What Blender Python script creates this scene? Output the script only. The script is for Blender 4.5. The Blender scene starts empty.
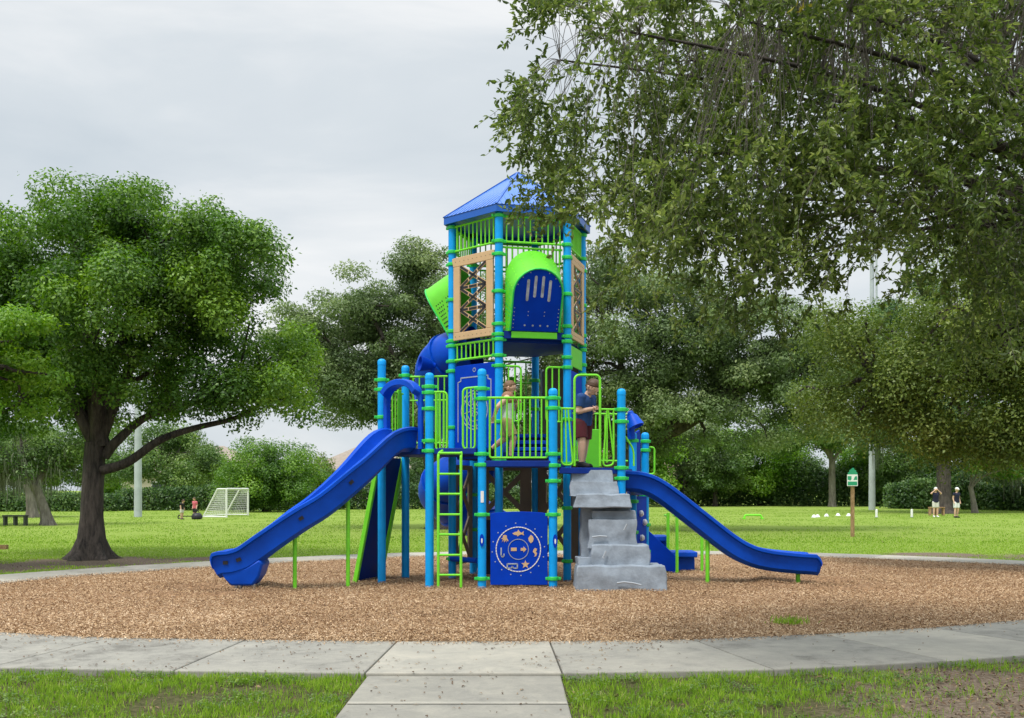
import bpy, bmesh, math, random
import numpy as np
from mathutils import Vector, Matrix, noise

PI = math.pi
F, HZ, CAMH = 1090.0, 489.0, 1.5
scene = bpy.context.scene
COL = scene.collection
rad = math.radians

def W(px, py, Y):
    """picture measurement -> metres, at a distance Y from the camera"""
    return Vector(((px - 512) * Y / F, Y, CAMH + (HZ - py) * Y / F))
def X(px, Y): return (px - 512) * Y / F
def Z(py, Y): return CAMH + (HZ - py) * Y / F
def GY(py): return CAMH * F / (py - HZ)

# ------------------------------------------------------------------ materials
def new_mat(name):
    m = bpy.data.materials.new(name); m.use_nodes = True
    nt = m.node_tree; nt.nodes.clear()
    out = nt.nodes.new('ShaderNodeOutputMaterial')
    return m, nt, out
def N(nt, t, **kw):
    n = nt.nodes.new('ShaderNode' + t)
    for k, v in kw.items():
        if k in n.inputs: n.inputs[k].default_value = v
        else: setattr(n, k, v)
    return n
def L(nt, a, b): nt.links.new(a, b)
def c4(c): return (c[0], c[1], c[2], 1)
def ramp(nt, stops):
    r = N(nt, 'ValToRGB'); e = r.color_ramp.elements
    while len(e) < len(stops): e.new(0.5)
    for el, (p, c) in zip(e, stops): el.position = p; el.color = c4(c)
    return r

def surf(name, col, rough=0.45, var=0.12, scale=6.0, bump=0.0, bscale=60.0, spec=0.5, metal=0.0, coat=0.0):
    m, nt, out = new_mat(name)
    b = N(nt, 'BsdfPrincipled'); b.inputs['Roughness'].default_value = rough
    b.inputs['Specular IOR Level'].default_value = spec; b.inputs['Metallic'].default_value = metal
    b.inputs['Coat Weight'].default_value = coat
    tc = N(nt, 'TexCoord')
    n1 = N(nt, 'TexNoise', Scale=scale, Detail=6.0, Roughness=0.6); L(nt, tc.outputs['Object'], n1.inputs['Vector'])
    d = [max(0, x * (1 - var)) for x in col]; h = [min(1, x * (1 + var)) for x in col]
    r = ramp(nt, [(0.3, d), (0.7, h)]); L(nt, n1.outputs['Fac'], r.inputs['Fac'])
    L(nt, r.outputs['Color'], b.inputs['Base Color'])
    mr = N(nt, 'MapRange'); mr.inputs['To Min'].default_value = rough * 0.8; mr.inputs['To Max'].default_value = min(1, rough * 1.25)
    L(nt, n1.outputs['Fac'], mr.inputs['Value']); L(nt, mr.outputs[0], b.inputs['Roughness'])
    if bump:
        n2 = N(nt, 'TexNoise', Scale=bscale, Detail=4.0); L(nt, tc.outputs['Object'], n2.inputs['Vector'])
        bp = N(nt, 'Bump', Strength=bump, Distance=0.01); L(nt, n2.outputs['Fac'], bp.inputs['Height']); L(nt, bp.outputs[0], b.inputs['Normal'])
    L(nt, b.outputs[0], out.inputs['Surface'])
    return m

def leaf_mat(name, dark, mid, light, trans=0.3, rough=0.45, big=0.35):
    """leaf colour varies per leaf (attribute rnd) and per limb (soft noise in object space)"""
    m, nt, out = new_mat(name)
    at = N(nt, 'Attribute', attribute_name='rnd')
    tc = N(nt, 'TexCoord'); nz = N(nt, 'TexNoise', Scale=big, Detail=3.0); L(nt, tc.outputs['Object'], nz.inputs['Vector'])
    mx = N(nt, 'Math', operation='MULTIPLY_ADD'); L(nt, nz.outputs['Fac'], mx.inputs[0]); mx.inputs[1].default_value = 0.9
    ml = N(nt, 'Math', operation='MULTIPLY_ADD'); L(nt, at.outputs['Fac'], ml.inputs[0]); ml.inputs[1].default_value = 0.6; ml.inputs[2].default_value = -0.25
    L(nt, ml.outputs[0], mx.inputs[2])
    r = ramp(nt, [(0.1, dark), (0.5, mid), (0.95, light)]); L(nt, mx.outputs[0], r.inputs['Fac'])
    b = N(nt, 'BsdfPrincipled'); b.inputs['Roughness'].default_value = rough; b.inputs['Specular IOR Level'].default_value = 0.4
    L(nt, r.outputs['Color'], b.inputs['Base Color'])
    t = N(nt, 'BsdfTranslucent'); hs = N(nt, 'HueSaturation', Saturation=1.15, Value=1.3); L(nt, r.outputs['Color'], hs.inputs['Color']); L(nt, hs.outputs[0], t.inputs['Color'])
    mix = N(nt, 'MixShader'); mix.inputs[0].default_value = trans
    L(nt, b.outputs[0], mix.inputs[1]); L(nt, t.outputs[0], mix.inputs[2]); L(nt, mix.outputs[0], out.inputs['Surface'])
    return m

def bark_mat(name, a, b_, scale=9.0):
    m, nt, out = new_mat(name)
    tc = N(nt, 'TexCoord'); mp = N(nt, 'Mapping'); mp.inputs['Scale'].default_value = (1, 1, 0.22); L(nt, tc.outputs['Object'], mp.inputs['Vector'])
    n = N(nt, 'TexNoise', Scale=scale, Detail=8.0, Roughness=0.7); L(nt, mp.outputs[0], n.inputs['Vector'])
    n2 = N(nt, 'TexNoise', Scale=1.2, Detail=3.0); L(nt, tc.outputs['Object'], n2.inputs['Vector'])
    ad = N(nt, 'Math', operation='MULTIPLY_ADD'); L(nt, n.outputs['Fac'], ad.inputs[0]); ad.inputs[1].default_value = 0.75; 
    m2 = N(nt, 'Math', operation='MULTIPLY'); L(nt, n2.outputs['Fac'], m2.inputs[0]); m2.inputs[1].default_value = 0.25; L(nt, m2.outputs[0], ad.inputs[2])
    r = ramp(nt, [(0.35, a), (0.65, b_)]); L(nt, ad.outputs[0], r.inputs['Fac'])
    b = N(nt, 'BsdfPrincipled', Roughness=0.95); L(nt, r.outputs['Color'], b.inputs['Base Color'])
    bp = N(nt, 'Bump', Strength=1.0, Distance=0.09); L(nt, n.outputs['Fac'], bp.inputs['Height']); L(nt, bp.outputs[0], b.inputs['Normal'])
    L(nt, b.outputs[0], out.inputs['Surface'])
    return m

def rnd_mat(name, stops, rough=0.9, trans=0.0):
    m, nt, out = new_mat(name)
    at = N(nt, 'Attribute', attribute_name='rnd'); r = ramp(nt, stops); L(nt, at.outputs['Fac'], r.inputs['Fac'])
    b = N(nt, 'BsdfPrincipled', Roughness=rough); b.inputs['Specular IOR Level'].default_value = 0.25
    L(nt, r.outputs['Color'], b.inputs['Base Color'])
    if trans:
        t = N(nt, 'BsdfTranslucent'); L(nt, r.outputs['Color'], t.inputs['Color'])
        mix = N(nt, 'MixShader'); mix.inputs[0].default_value = trans
        L(nt, b.outputs[0], mix.inputs[1]); L(nt, t.outputs[0], mix.inputs[2]); L(nt, mix.outputs[0], out.inputs['Surface'])
    else: L(nt, b.outputs[0], out.inputs['Surface'])
    return m

M = {}
M['cyan'] = surf('cyan_paint', (0.001, 0.35, 0.86), 0.42, 0.10, 5, spec=0.3)
M['lime'] = surf('lime_paint', (0.20, 0.74, 0.035), 0.42, 0.10, 5, spec=0.3)
M['limep'] = surf('lime_plastic', (0.13, 0.62, 0.02), 0.5, 0.10, 4)
M['clamp'] = surf('green_clamp', (0.03, 0.58, 0.09), 0.4, 0.10, 8)
M['slide'] = surf('blue_plastic', (0.001, 0.072, 0.54), 0.42, 0.2, 2.2, 0.08, 45, spec=0.2)
M['panel'] = surf('blue_panel', (0.000, 0.042, 0.45), 0.6, 0.14, 2.5, 0.05, 40, spec=0.1)
M['deck'] = surf('deck_blue', (0.003, 0.030, 0.24), 0.6, 0.15, 6, spec=0.2)
M['roof'] = surf('roof_blue', (0.03, 0.155, 0.56), 0.36, 0.06, 3, 0.0, spec=0.8)
M['fascia'] = surf('fascia_blue', (0.008, 0.11, 0.50), 0.4, 0.06, 3)
M['tan'] = surf('tan_plastic', (0.60, 0.40, 0.21), 0.55, 0.06, 5)
M['brown'] = surf('brown_lattice', (0.19, 0.14, 0.095), 0.6, 0.15, 5)
M['dark'] = surf('dark_plastic', (0.012, 0.012, 0.016), 0.5, 0.2, 5)
M['white'] = surf('white_paint', (0.78, 0.78, 0.76), 0.5, 0.04, 5)
M['lens'] = surf('clear_lens', (0.42, 0.45, 0.52), 0.15, 0.5, 9)
M['rock'] = surf('grey_rock', (0.245, 0.285, 0.335), 0.8, 0.26, 5, 0.6, 22)
M['scratch'] = surf('pale_crease', (0.36, 0.40, 0.44), 0.7, 0.1, 5)
M['steel'] = surf('steel', (0.45, 0.46, 0.47), 0.4, 0.1, 5, metal=0.6)
M['pole'] = surf('pole_concrete', (0.42, 0.46, 0.48), 0.7, 0.12, 2)
M['wood'] = bark_mat('post_wood', (0.28, 0.16, 0.075), (0.50, 0.32, 0.17), 14)
M['sign_green'] = surf('sign_green', (0.02, 0.30, 0.15), 0.4, 0.05, 5)
M['bark'] = bark_mat('bark_oak', (0.009, 0.008, 0.007), (0.125, 0.102, 0.086), 12)
M['bark_pale'] = bark_mat('bark_pale', (0.10, 0.085, 0.07), (0.30, 0.27, 0.23))
M['leaf_oak'] = leaf_mat('leaf_oak', (0.030, 0.082, 0.013), (0.100, 0.212, 0.028), (0.29, 0.46, 0.065), 0.34)
M['leaf_bright'] = leaf_mat('leaf_bright', (0.055, 0.14, 0.014), (0.15, 0.31, 0.028), (0.32, 0.48, 0.055), 0.38)
M['leaf_grey'] = leaf_mat('leaf_grey', (0.06, 0.1, 0.038), (0.165, 0.24, 0.09), (0.33, 0.4, 0.165), 0.32)
M['leaf_dark'] = leaf_mat('leaf_dark', (0.025, 0.065, 0.022), (0.08, 0.155, 0.044), (0.18, 0.28, 0.07), 0.3)
M['leaf_mid'] = leaf_mat('leaf_mid', (0.042, 0.09, 0.026), (0.125, 0.22, 0.052), (0.26, 0.36, 0.085), 0.34)
M['leaf_olive'] = leaf_mat('leaf_olive', (0.04, 0.07, 0.018), (0.14, 0.205, 0.048), (0.37, 0.43, 0.13), 0.42, 0.38, 0.6)
M['leaf_yolive'] = leaf_mat('leaf_yolive', (0.06, 0.1, 0.018), (0.15, 0.22, 0.042), (0.31, 0.37, 0.08), 0.36)
M['moss'] = rnd_mat('moss', [(0, (0.09, 0.10, 0.065)), (1, (0.26, 0.28, 0.21))], 1.0, 0.2)
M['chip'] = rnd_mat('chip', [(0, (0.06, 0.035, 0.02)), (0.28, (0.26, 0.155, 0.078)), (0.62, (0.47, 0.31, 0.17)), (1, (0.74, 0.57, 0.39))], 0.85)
M['blade'] = rnd_mat('blade', [(0, (0.10, 0.19, 0.016)), (0.4, (0.225, 0.41, 0.025)), (0.75, (0.37, 0.54, 0.05)), (1, (0.60, 0.52, 0.26))], 0.55, 0.45)
M['litter'] = rnd_mat('litter', [(0, (0.05, 0.03, 0.018)), (0.6, (0.15, 0.09, 0.05)), (1, (0.28, 0.2, 0.11))], 0.8)
M['skin'] = surf('skin', (0.70, 0.43, 0.32), 0.5, 0.06, 20)
M['hair'] = surf('hair', (0.085, 0.042, 0.022), 0.6, 0.35, 60)
M['hair_light'] = surf('hair_light', (0.17, 0.09, 0.042), 0.6, 0.35, 60)
M['cap'] = surf('cap_white', (0.7, 0.7, 0.7), 0.8, 0.05, 9)

# ------------------------------------------------------------------ mesh builder
class MB:
    def __init__(s): s.v = []; s.f = []
    def add(s, vs, fs):
        o = len(s.v); s.v += [Vector(v) for v in vs]; s.f += [tuple(i + o for i in f) for f in fs]; return s
    def box(s, c, size, rot=None):
        hx, hy, hz = size[0] / 2, size[1] / 2, size[2] / 2
        vs = [Vector((x, y, z)) for x in (-hx, hx) for y in (-hy, hy) for z in (-hz, hz)]
        if rot is not None: vs = [rot @ v for v in vs]
        vs = [v + Vector(c) for v in vs]
        return s.add(vs, [(0, 1, 3, 2), (4, 6, 7, 5), (0, 4, 5, 1), (2, 3, 7, 6), (0, 2, 6, 4), (1, 5, 7, 3)])
    def beam(s, a, b, w, h, up=Vector((0, 0, 1))):
        a = Vector(a); b = Vector(b); d = (b - a).normalized(); sx = d.cross(up)
        if sx.length < 1e-4: sx = d.cross(Vector((0, 1, 0)))
        sx.normalize(); u = sx.cross(d).normalized()
        vs = [p + sx * (i * w / 2) + u * (j * h / 2) for p in (a, b) for i, j in ((-1, -1), (1, -1), (1, 1), (-1, 1))]
        return s.add(vs, [(3, 2, 1, 0), (4, 5, 6, 7), (0, 1, 5, 4), (1, 2, 6, 5), (2, 3, 7, 6), (3, 0, 4, 7)])
    def tube(s, pts, r, n=8, closed=False, caps=True):
        pts = [Vector(p) for p in pts]; m = len(pts)
        rs = r if isinstance(r, (list, tuple)) else [r] * m
        tans = []
        for i in range(m):
            if closed: t = pts[(i + 1) % m] - pts[i - 1]
            else: t = pts[min(i + 1, m - 1)] - pts[max(i - 1, 0)]
            tans.append(t.normalized() if t.length > 1e-9 else Vector((0, 0, 1)))
        t0 = tans[0]; ref = Vector((0, 0, 1)) if abs(t0.z) < 0.9 else Vector((0, 1, 0))
        u = t0.cross(ref).normalized(); rings = []
        for i in range(m):
            t = tans[i]; u = (u - t * u.dot(t))
            if u.length < 1e-6: u = t.cross(Vector((0.3, 0.5, 0.8)))
            u.normalize(); w = t.cross(u)
            rings.append([pts[i] + (u * math.cos(2 * PI * k / n) + w * math.sin(2 * PI * k / n)) * rs[i] for k in range(n)])
        return s.loft(rings, closed_path=closed, caps=caps)
    def loft(s, rings, closed_path=False, caps=True):
        o = len(s.v); n = len(rings[0]); m = len(rings)
        for rg in rings: s.v += [Vector(p) for p in rg]
        for i in range(m if closed_path else m - 1):
            a = o + i * n; b = o + ((i + 1) % m) * n
            for k in range(n): s.f.append((a + k, a + (k + 1) % n, b + (k + 1) % n, b + k))
        if caps and not closed_path:
            s.f.append(tuple(o + k for k in reversed(range(n)))); s.f.append(tuple(o + (m - 1) * n + k for k in range(n)))
        return s
    def prism(s, poly, O, ux, uy, th, off=0.0):
        O = Vector(O); ux = Vector(ux).normalized(); uy = Vector(uy).normalized(); nn = ux.cross(uy).normalized()
        k = len(poly); a = [O + ux * p[0] + uy * p[1] + nn * off for p in poly]
        vs = a + [p + nn * th for p in a]
        fs = [tuple(reversed(range(k))), tuple(range(k, 2 * k))] + [(i, (i + 1) % k, (i + 1) % k + k, i + k) for i in range(k)]
        return s.add(vs, fs)
    def lathe(s, prof, O, axis=Vector((0, 0, 1)), n=16, caps=True):
        O = Vector(O); q = Vector((0, 0, 1)).rotation_difference(Vector(axis).normalized())
        rings = [[O + q @ Vector((r * math.cos(2 * PI * k / n), r * math.sin(2 * PI * k / n), z)) for k in range(n)] for r, z in prof]
        return s.loft(rings, caps=caps)
    def build(s, name, mat, parent=None, smooth=40, bevel=0.0, seg=2):
        me = bpy.data.meshes.new(name); me.from_pydata([tuple(v) for v in s.v], [], s.f); me.validate()
        me.materials.append(M[mat] if isinstance(mat, str) else mat)
        bm = bmesh.new(); bm.from_mesh(me); bmesh.ops.recalc_face_normals(bm, faces=bm.faces); bm.to_mesh(me); bm.free()
        if smooth:
            me.polygons.foreach_set('use_smooth', [True] * len(me.polygons)); me.set_sharp_from_angle(angle=rad(smooth))
        o = bpy.data.objects.new(name, me); COL.objects.link(o)
        if bevel:
            md = o.modifiers.new('Bevel', 'BEVEL'); md.width = bevel; md.segments = seg; md.limit_method = 'ANGLE'; md.angle_limit = rad(40)
        if parent is not None: attach(o, parent)
        return o

WORLD = {}
def attach(o, parent):
    o.parent = parent
    p = parent; off = Vector((0, 0, 0))
    o.matrix_parent_inverse = Matrix.Translation(-worldloc(parent))
def worldloc(o):
    v = Vector(o.location); p = o.parent
    if p is not None: v = v + o.matrix_parent_inverse.to_translation() + worldloc(p)
    return v

def tag(o, label, cat, group=None, kind=None):
    if label: o['label'] = label
    if cat: o['category'] = cat
    if group: o['group'] = group
    if kind: o['kind'] = kind
    return o
def thing(name, label, cat, loc=(0, 0, 0), group=None):
    o = bpy.data.objects.new(name, None); COL.objects.link(o); o.location = loc; o.empty_display_size = 0.2
    return tag(o, label, cat, group)
def structure(o): o['kind'] = 'structure'; return o

def fillet(pts, r, n=5):
    pts = [Vector(p) for p in pts]; out = [pts[0]]
    for a, b, c in zip(pts, pts[1:], pts[2:]):
        d1 = (a - b); d2 = (c - b); rr = min(r, d1.length * .49, d2.length * .49)
        p0 = b + d1.normalized() * rr; p1 = b + d2.normalized() * rr
        for i in range(n + 1):
            t = i / n; out.append(p0 * (1 - t) ** 2 + b * 2 * t * (1 - t) + p1 * t * t)
    out.append(pts[-1]); return out
def spline(pts, n=8, closed=False):
    pts = [Vector(p) for p in pts]; m = len(pts); out = []
    rng = range(m if closed else m - 1)
    for i in rng:
        if closed: p0, p1, p2, p3 = pts[i - 1], pts[i], pts[(i + 1) % m], pts[(i + 2) % m]
        else: p0, p1, p2, p3 = pts[max(i - 1, 0)], pts[i], pts[i + 1], pts[min(i + 2, m - 1)]
        for k in range(n):
            t = k / n
            out.append(0.5 * ((2 * p1) + (p2 - p0) * t + (2 * p0 - 5 * p1 + 4 * p2 - p3) * t * t + (3 * p1 - p0 - 3 * p2 + p3) * t ** 3))
    if not closed: out.append(pts[-1])
    return out

# fast mesh of many small quads with a per-face random value
def quads_mesh(name, verts, mat, rnd, normals=None):
    nq = len(verts) // 4
    me = bpy.data.meshes.new(name)
    me.vertices.add(nq * 4); me.vertices.foreach_set('co', verts.astype(np.float32).ravel())
    me.loops.add(nq * 4); me.loops.foreach_set('vertex_index', np.arange(nq * 4, dtype=np.int32))
    me.polygons.add(nq); me.polygons.foreach_set('loop_start', np.arange(0, nq * 4, 4, dtype=np.int32))
    me.update(calc_edges=True)
    a = me.attributes.new('rnd', 'FLOAT', 'FACE'); a.data.foreach_set('value', rnd.astype(np.float32))
    me.materials.append(M[mat] if isinstance(mat, str) else mat)
    return me
def nrm(a): return a / np.maximum(np.linalg.norm(a, axis=1, keepdims=True), 1e-9)
def leaf_quads(pos, ax, nor, ln, wd, fold=0.18):
    """a leaf: base, side, tip, side"""
    ax = nrm(ax); side = nrm(np.cross(nor, ax)); nor = np.cross(ax, side)
    ln = ln[:, None]; wd = wd[:, None]
    b = pos; t = pos + ax * ln - nor * ln * 0.1; mid = pos + ax * ln * 0.5 + nor * wd * fold
    v = np.stack([b, mid + side * wd * .5, t, mid - side * wd * .5], 1)
    return v.reshape(-1, 3)

# ------------------------------------------------------------------ camera, world, sun
cam = bpy.data.cameras.new('camera'); camo = bpy.data.objects.new('camera', cam); COL.objects.link(camo)
camo.location = (0, 0, CAMH); camo.rotation_euler = (rad(90), 0, 0)
cam.sensor_width = 36; cam.lens = 36 * F / 1024; cam.shift_y = (HZ - 359) / 1024; cam.clip_end = 3000; cam.clip_start = 0.1
scene.camera = camo

w = bpy.data.worlds.new('World'); scene.world = w; w.use_nodes = True; nt = w.node_tree; nt.nodes.clear()
SUN_EL, SUN_AZ = rad(62), rad(215)
out = N(nt, 'OutputWorld'); bg = N(nt, 'Background'); bg.inputs['Strength'].default_value = 0.1
sky = N(nt, 'TexSky', sky_type='NISHITA'); sky.sun_disc = False; sky.sun_elevation = SUN_EL; sky.sun_rotation = SUN_AZ; sky.dust_density = 3.0
tc = N(nt, 'TexCoord'); sp = N(nt, 'SeparateXYZ'); L(nt, tc.outputs['Generated'], sp.inputs[0])
mp = N(nt, 'Mapping'); mp.inputs['Scale'].default_value = (1.2, 1.2, 4.5); L(nt, tc.outputs['Generated'], mp.inputs[0])
cn = N(nt, 'TexNoise', Scale=1.6, Detail=7.0, Roughness=0.52, Distortion=0.4); L(nt, mp.outputs[0], cn.inputs['Vector'])
cr = ramp(nt, [(0.34, (0.70, 0.775, 0.835)), (0.5, (0.81, 0.87, 0.915)), (0.64, (1.03, 1.05, 1.06))]); L(nt, cn.outputs['Fac'], cr.inputs['Fac'])
# overcast dome: brighter towards the zenith, as a clouded sky is
ab = N(nt, 'Math', operation='MAXIMUM'); L(nt, sp.outputs['Z'], ab.inputs[0]); ab.inputs[1].default_value = 0.0
gr = N(nt, 'MapRange'); L(nt, ab.outputs[0], gr.inputs['Value']); gr.inputs['From Min'].default_value = 0.42; gr.inputs['From Max'].default_value = 0.95
gr.inputs['To Min'].default_value = 6.9; gr.inputs['To Max'].default_value = 19.0
vm = N(nt, 'VectorMath', operation='SCALE'); L(nt, cr.outputs['Color'], vm.inputs[0]); L(nt, gr.outputs[0], vm.inputs['Scale'])
mx = N(nt, 'Mix', data_type='RGBA'); mx.inputs[0].default_value = 0.93
L(nt, sky.outputs[0], mx.inputs[6]); L(nt, vm.outputs[0], mx.inputs[7]); L(nt, mx.outputs[2], bg.inputs['Color'])
L(nt, bg.outputs[0], out.inputs['Surface'])
sl = bpy.data.lights.new('sun', 'SUN'); sl.energy = 2.0; sl.angle = rad(14); sl.color = (1.0, 0.96, 0.9)
so = bpy.data.objects.new('sun', sl); COL.objects.link(so)
# nishita: rotation measured from +Y clockwise seen from above
sd = Vector((math.sin(SUN_AZ) * math.cos(SUN_EL), math.cos(SUN_AZ) * math.cos(SUN_EL), math.sin(SUN_EL)))
so.rotation_euler = sd.to_track_quat('Z', 'Y').to_euler(); so.location = (0, 0, 40)
vs = scene.view_settings; vs.view_transform = 'Standard'; vs.look = 'None'; vs.exposure = 0.40; vs.gamma = 1.0; vs.use_curve_mapping = False
scene.cycles.max_bounces = 6; scene.cycles.diffuse_bounces = 5; scene.cycles.glossy_bounces = 2; scene.cycles.transmission_bounces = 3; scene.cycles.transparent_max_bounces = 6

# ------------------------------------------------------------------ ground, lawn, mulch, concrete path
rng = np.random.default_rng(7); random.seed(7)
MID = [(-5.15, 10.35), (-2.4, 9.92), (0, 9.83), (2.25, 10.05), (5.3, 11.15), (8, 13), (10.6, 16.3), (11.3, 19.6), (10.4, 22.2), (7.4, 24.7), (4.95, 25.7),
       (1, 25.9), (-2.6, 24.9), (-6.0, 22.0), (-7.5, 20.1), (-8.7, 18.2), (-9.3, 15.2), (-7.9, 12.0)]
mid = [Vector((p.x, p.y, 0)) for p in spline([(a * .963, b * .963, 0) for a, b in MID], 40, True)]
nm = len(mid)
def halfw(p): return 0.90 if p.y < 13 else (0.90 - 0.22 * min(1, (p.y - 13) / 5))
inn, oute = [], []
for i, p in enumerate(mid):
    t = (mid[(i + 1) % nm] - mid[i - 1]).normalized(); n_ = Vector((-t.y, t.x, 0))    # walk is anticlockwise: n_ points inwards
    inn.append(p + n_ * halfw(p)); oute.append(p - n_ * halfw(p))
CX, CY = 1.0, 17.0
def polar(pts):
    a = np.array([math.atan2(p.y - CY, p.x - CX) for p in pts]); r = np.array([math.hypot(p.y - CY, p.x - CX) for p in pts])
    o = np.argsort(a); a = a[o]; r = r[o]
    return lambda x, y: np.interp(np.arctan2(y - CY, x - CX), a, r, period=2 * PI)
R_IN, R_OUT = polar(inn), polar(oute)
def dist_c(x, y): return np.hypot(x - CX, y - CY)

WALK = (-1.135, 0.385)
DIRT = [(-8.4, 22.3, 2.6), (-10.2, 20.6, 2.6), (-6.3, 23.2, 1.3), (3.75, 8.35, 1.6), (3.2, 7.3, 1.35), (4.6, 7.6, 1.9), (4.8, 8.9, 1.1), (9.6, 24.6, 1.6), (12.2, 23.6, 2.2)]
SPOTS = [(-2.35, 7.45, 0.55), (-4.0, 7.9, 0.5), (-1.9, 8.1, 0.3), (2.0, 7.3, 0.45), (2.7, 8.2, .3)]

def lawn_material():
    m, nt, out = new_mat('lawn')
    tc = N(nt, 'TexCoord'); P = tc.outputs['Object']
    n1 = N(nt, 'TexNoise', Scale=0.16, Detail=5.0, Roughness=0.6); L(nt, P, n1.inputs['Vector'])
    n2 = N(nt, 'TexNoise', Scale=22.0, Detail=5.0, Roughness=0.75); L(nt, P, n2.inputs['Vector'])
    n3 = N(nt, 'TexNoise', Scale=1.1, Detail=4.0, Roughness=0.6); L(nt, P, n3.inputs['Vector'])
    mpw = N(nt, 'Mapping'); mpw.inputs['Scale'].default_value = (0.05, 0.55, 1); L(nt, P, mpw.inputs[0])
    n4 = N(nt, 'TexNoise', Scale=1.6, Detail=6.0, Roughness=0.7); L(nt, mpw.outputs[0], n4.inputs['Vector'])
    s = N(nt, 'Math', operation='MULTIPLY_ADD'); L(nt, n1.outputs['Fac'], s.inputs[0]); s.inputs[1].default_value = 0.40
    s2 = N(nt, 'Math', operation='MULTIPLY_ADD'); L(nt, n2.outputs['Fac'], s2.inputs[0]); s2.inputs[1].default_value = 0.30; L(nt, s.outputs[0], s2.inputs[2])
    s3 = N(nt, 'Math', operation='MULTIPLY_ADD'); L(nt, n4.outputs['Fac'], s3.inputs[0]); s3.inputs[1].default_value = 0.42; L(nt, s2.outputs[0], s3.inputs[2])
    r = ramp(nt, [(0.40, (0.050, 0.128, 0.010)), (0.56, (0.112, 0.222, 0.022)), (0.72, (0.220, 0.305, 0.055))]); L(nt, s3.outputs[0], r.inputs['Fac'])
    # bare soil where people walk and where the tree takes the light
    dr = ramp(nt, [(0.32, (0.075, 0.055, 0.038)), (0.5, (0.175, 0.135, 0.098)), (0.68, (0.30, 0.245, 0.19))]); L(nt, n2.outputs['Fac'], dr.inputs['Fac'])
    last = None
    for (x, y, rr) in DIRT:
        vs = N(nt, 'VectorMath', operation='DISTANCE'); L(nt, P, vs.inputs[0]); vs.inputs[1].default_value = (x, y, 0)
        q = N(nt, 'MapRange'); L(nt, vs.outputs['Value'], q.inputs['Value']); q.inputs['From Min'].default_value = rr; q.inputs['From Max'].default_value = rr * 0.35
        if last is None: last = q.outputs[0]
        else:
            mxn = N(nt, 'Math', operation='MAXIMUM'); L(nt, last, mxn.inputs[0]); L(nt, q.outputs[0], mxn.inputs[1]); last = mxn.outputs[0]
    a = N(nt, 'Math', operation='MULTIPLY_ADD'); L(nt, n3.outputs['Fac'], a.inputs[0]); a.inputs[1].default_value = 0.9; L(nt, last, a.inputs[2])
    a2 = N(nt, 'MapRange'); L(nt, a.outputs[0], a2.inputs['Value']); a2.inputs['From Min'].default_value = 0.66; a2.inputs['From Max'].default_value = 1.05
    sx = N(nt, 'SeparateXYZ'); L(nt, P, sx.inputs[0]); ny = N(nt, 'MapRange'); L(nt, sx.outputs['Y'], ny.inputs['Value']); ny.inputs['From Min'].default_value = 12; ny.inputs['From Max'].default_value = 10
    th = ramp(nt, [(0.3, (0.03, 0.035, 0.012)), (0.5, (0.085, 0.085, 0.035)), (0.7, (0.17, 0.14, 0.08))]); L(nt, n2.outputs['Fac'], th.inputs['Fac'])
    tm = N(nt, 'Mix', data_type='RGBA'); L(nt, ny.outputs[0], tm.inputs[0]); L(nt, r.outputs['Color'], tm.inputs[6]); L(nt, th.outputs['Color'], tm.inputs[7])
    mix = N(nt, 'Mix', data_type='RGBA'); L(nt, a2.outputs[0], mix.inputs[0]); L(nt, tm.outputs[2], mix.inputs[6]); L(nt, dr.outputs['Color'], mix.inputs[7])
    b = N(nt, 'BsdfPrincipled', Roughness=0.95); b.inputs['Specular IOR Level'].default_value = 0.1; L(nt, mix.outputs[2], b.inputs['Base Color'])
    bp = N(nt, 'Bump', Strength=0.7, Distance=0.04); L(nt, n2.outputs['Fac'], bp.inputs['Height']); L(nt, bp.outputs[0], b.inputs['Normal'])
    L(nt, b.outputs[0], out.inputs['Surface']); return m
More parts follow.
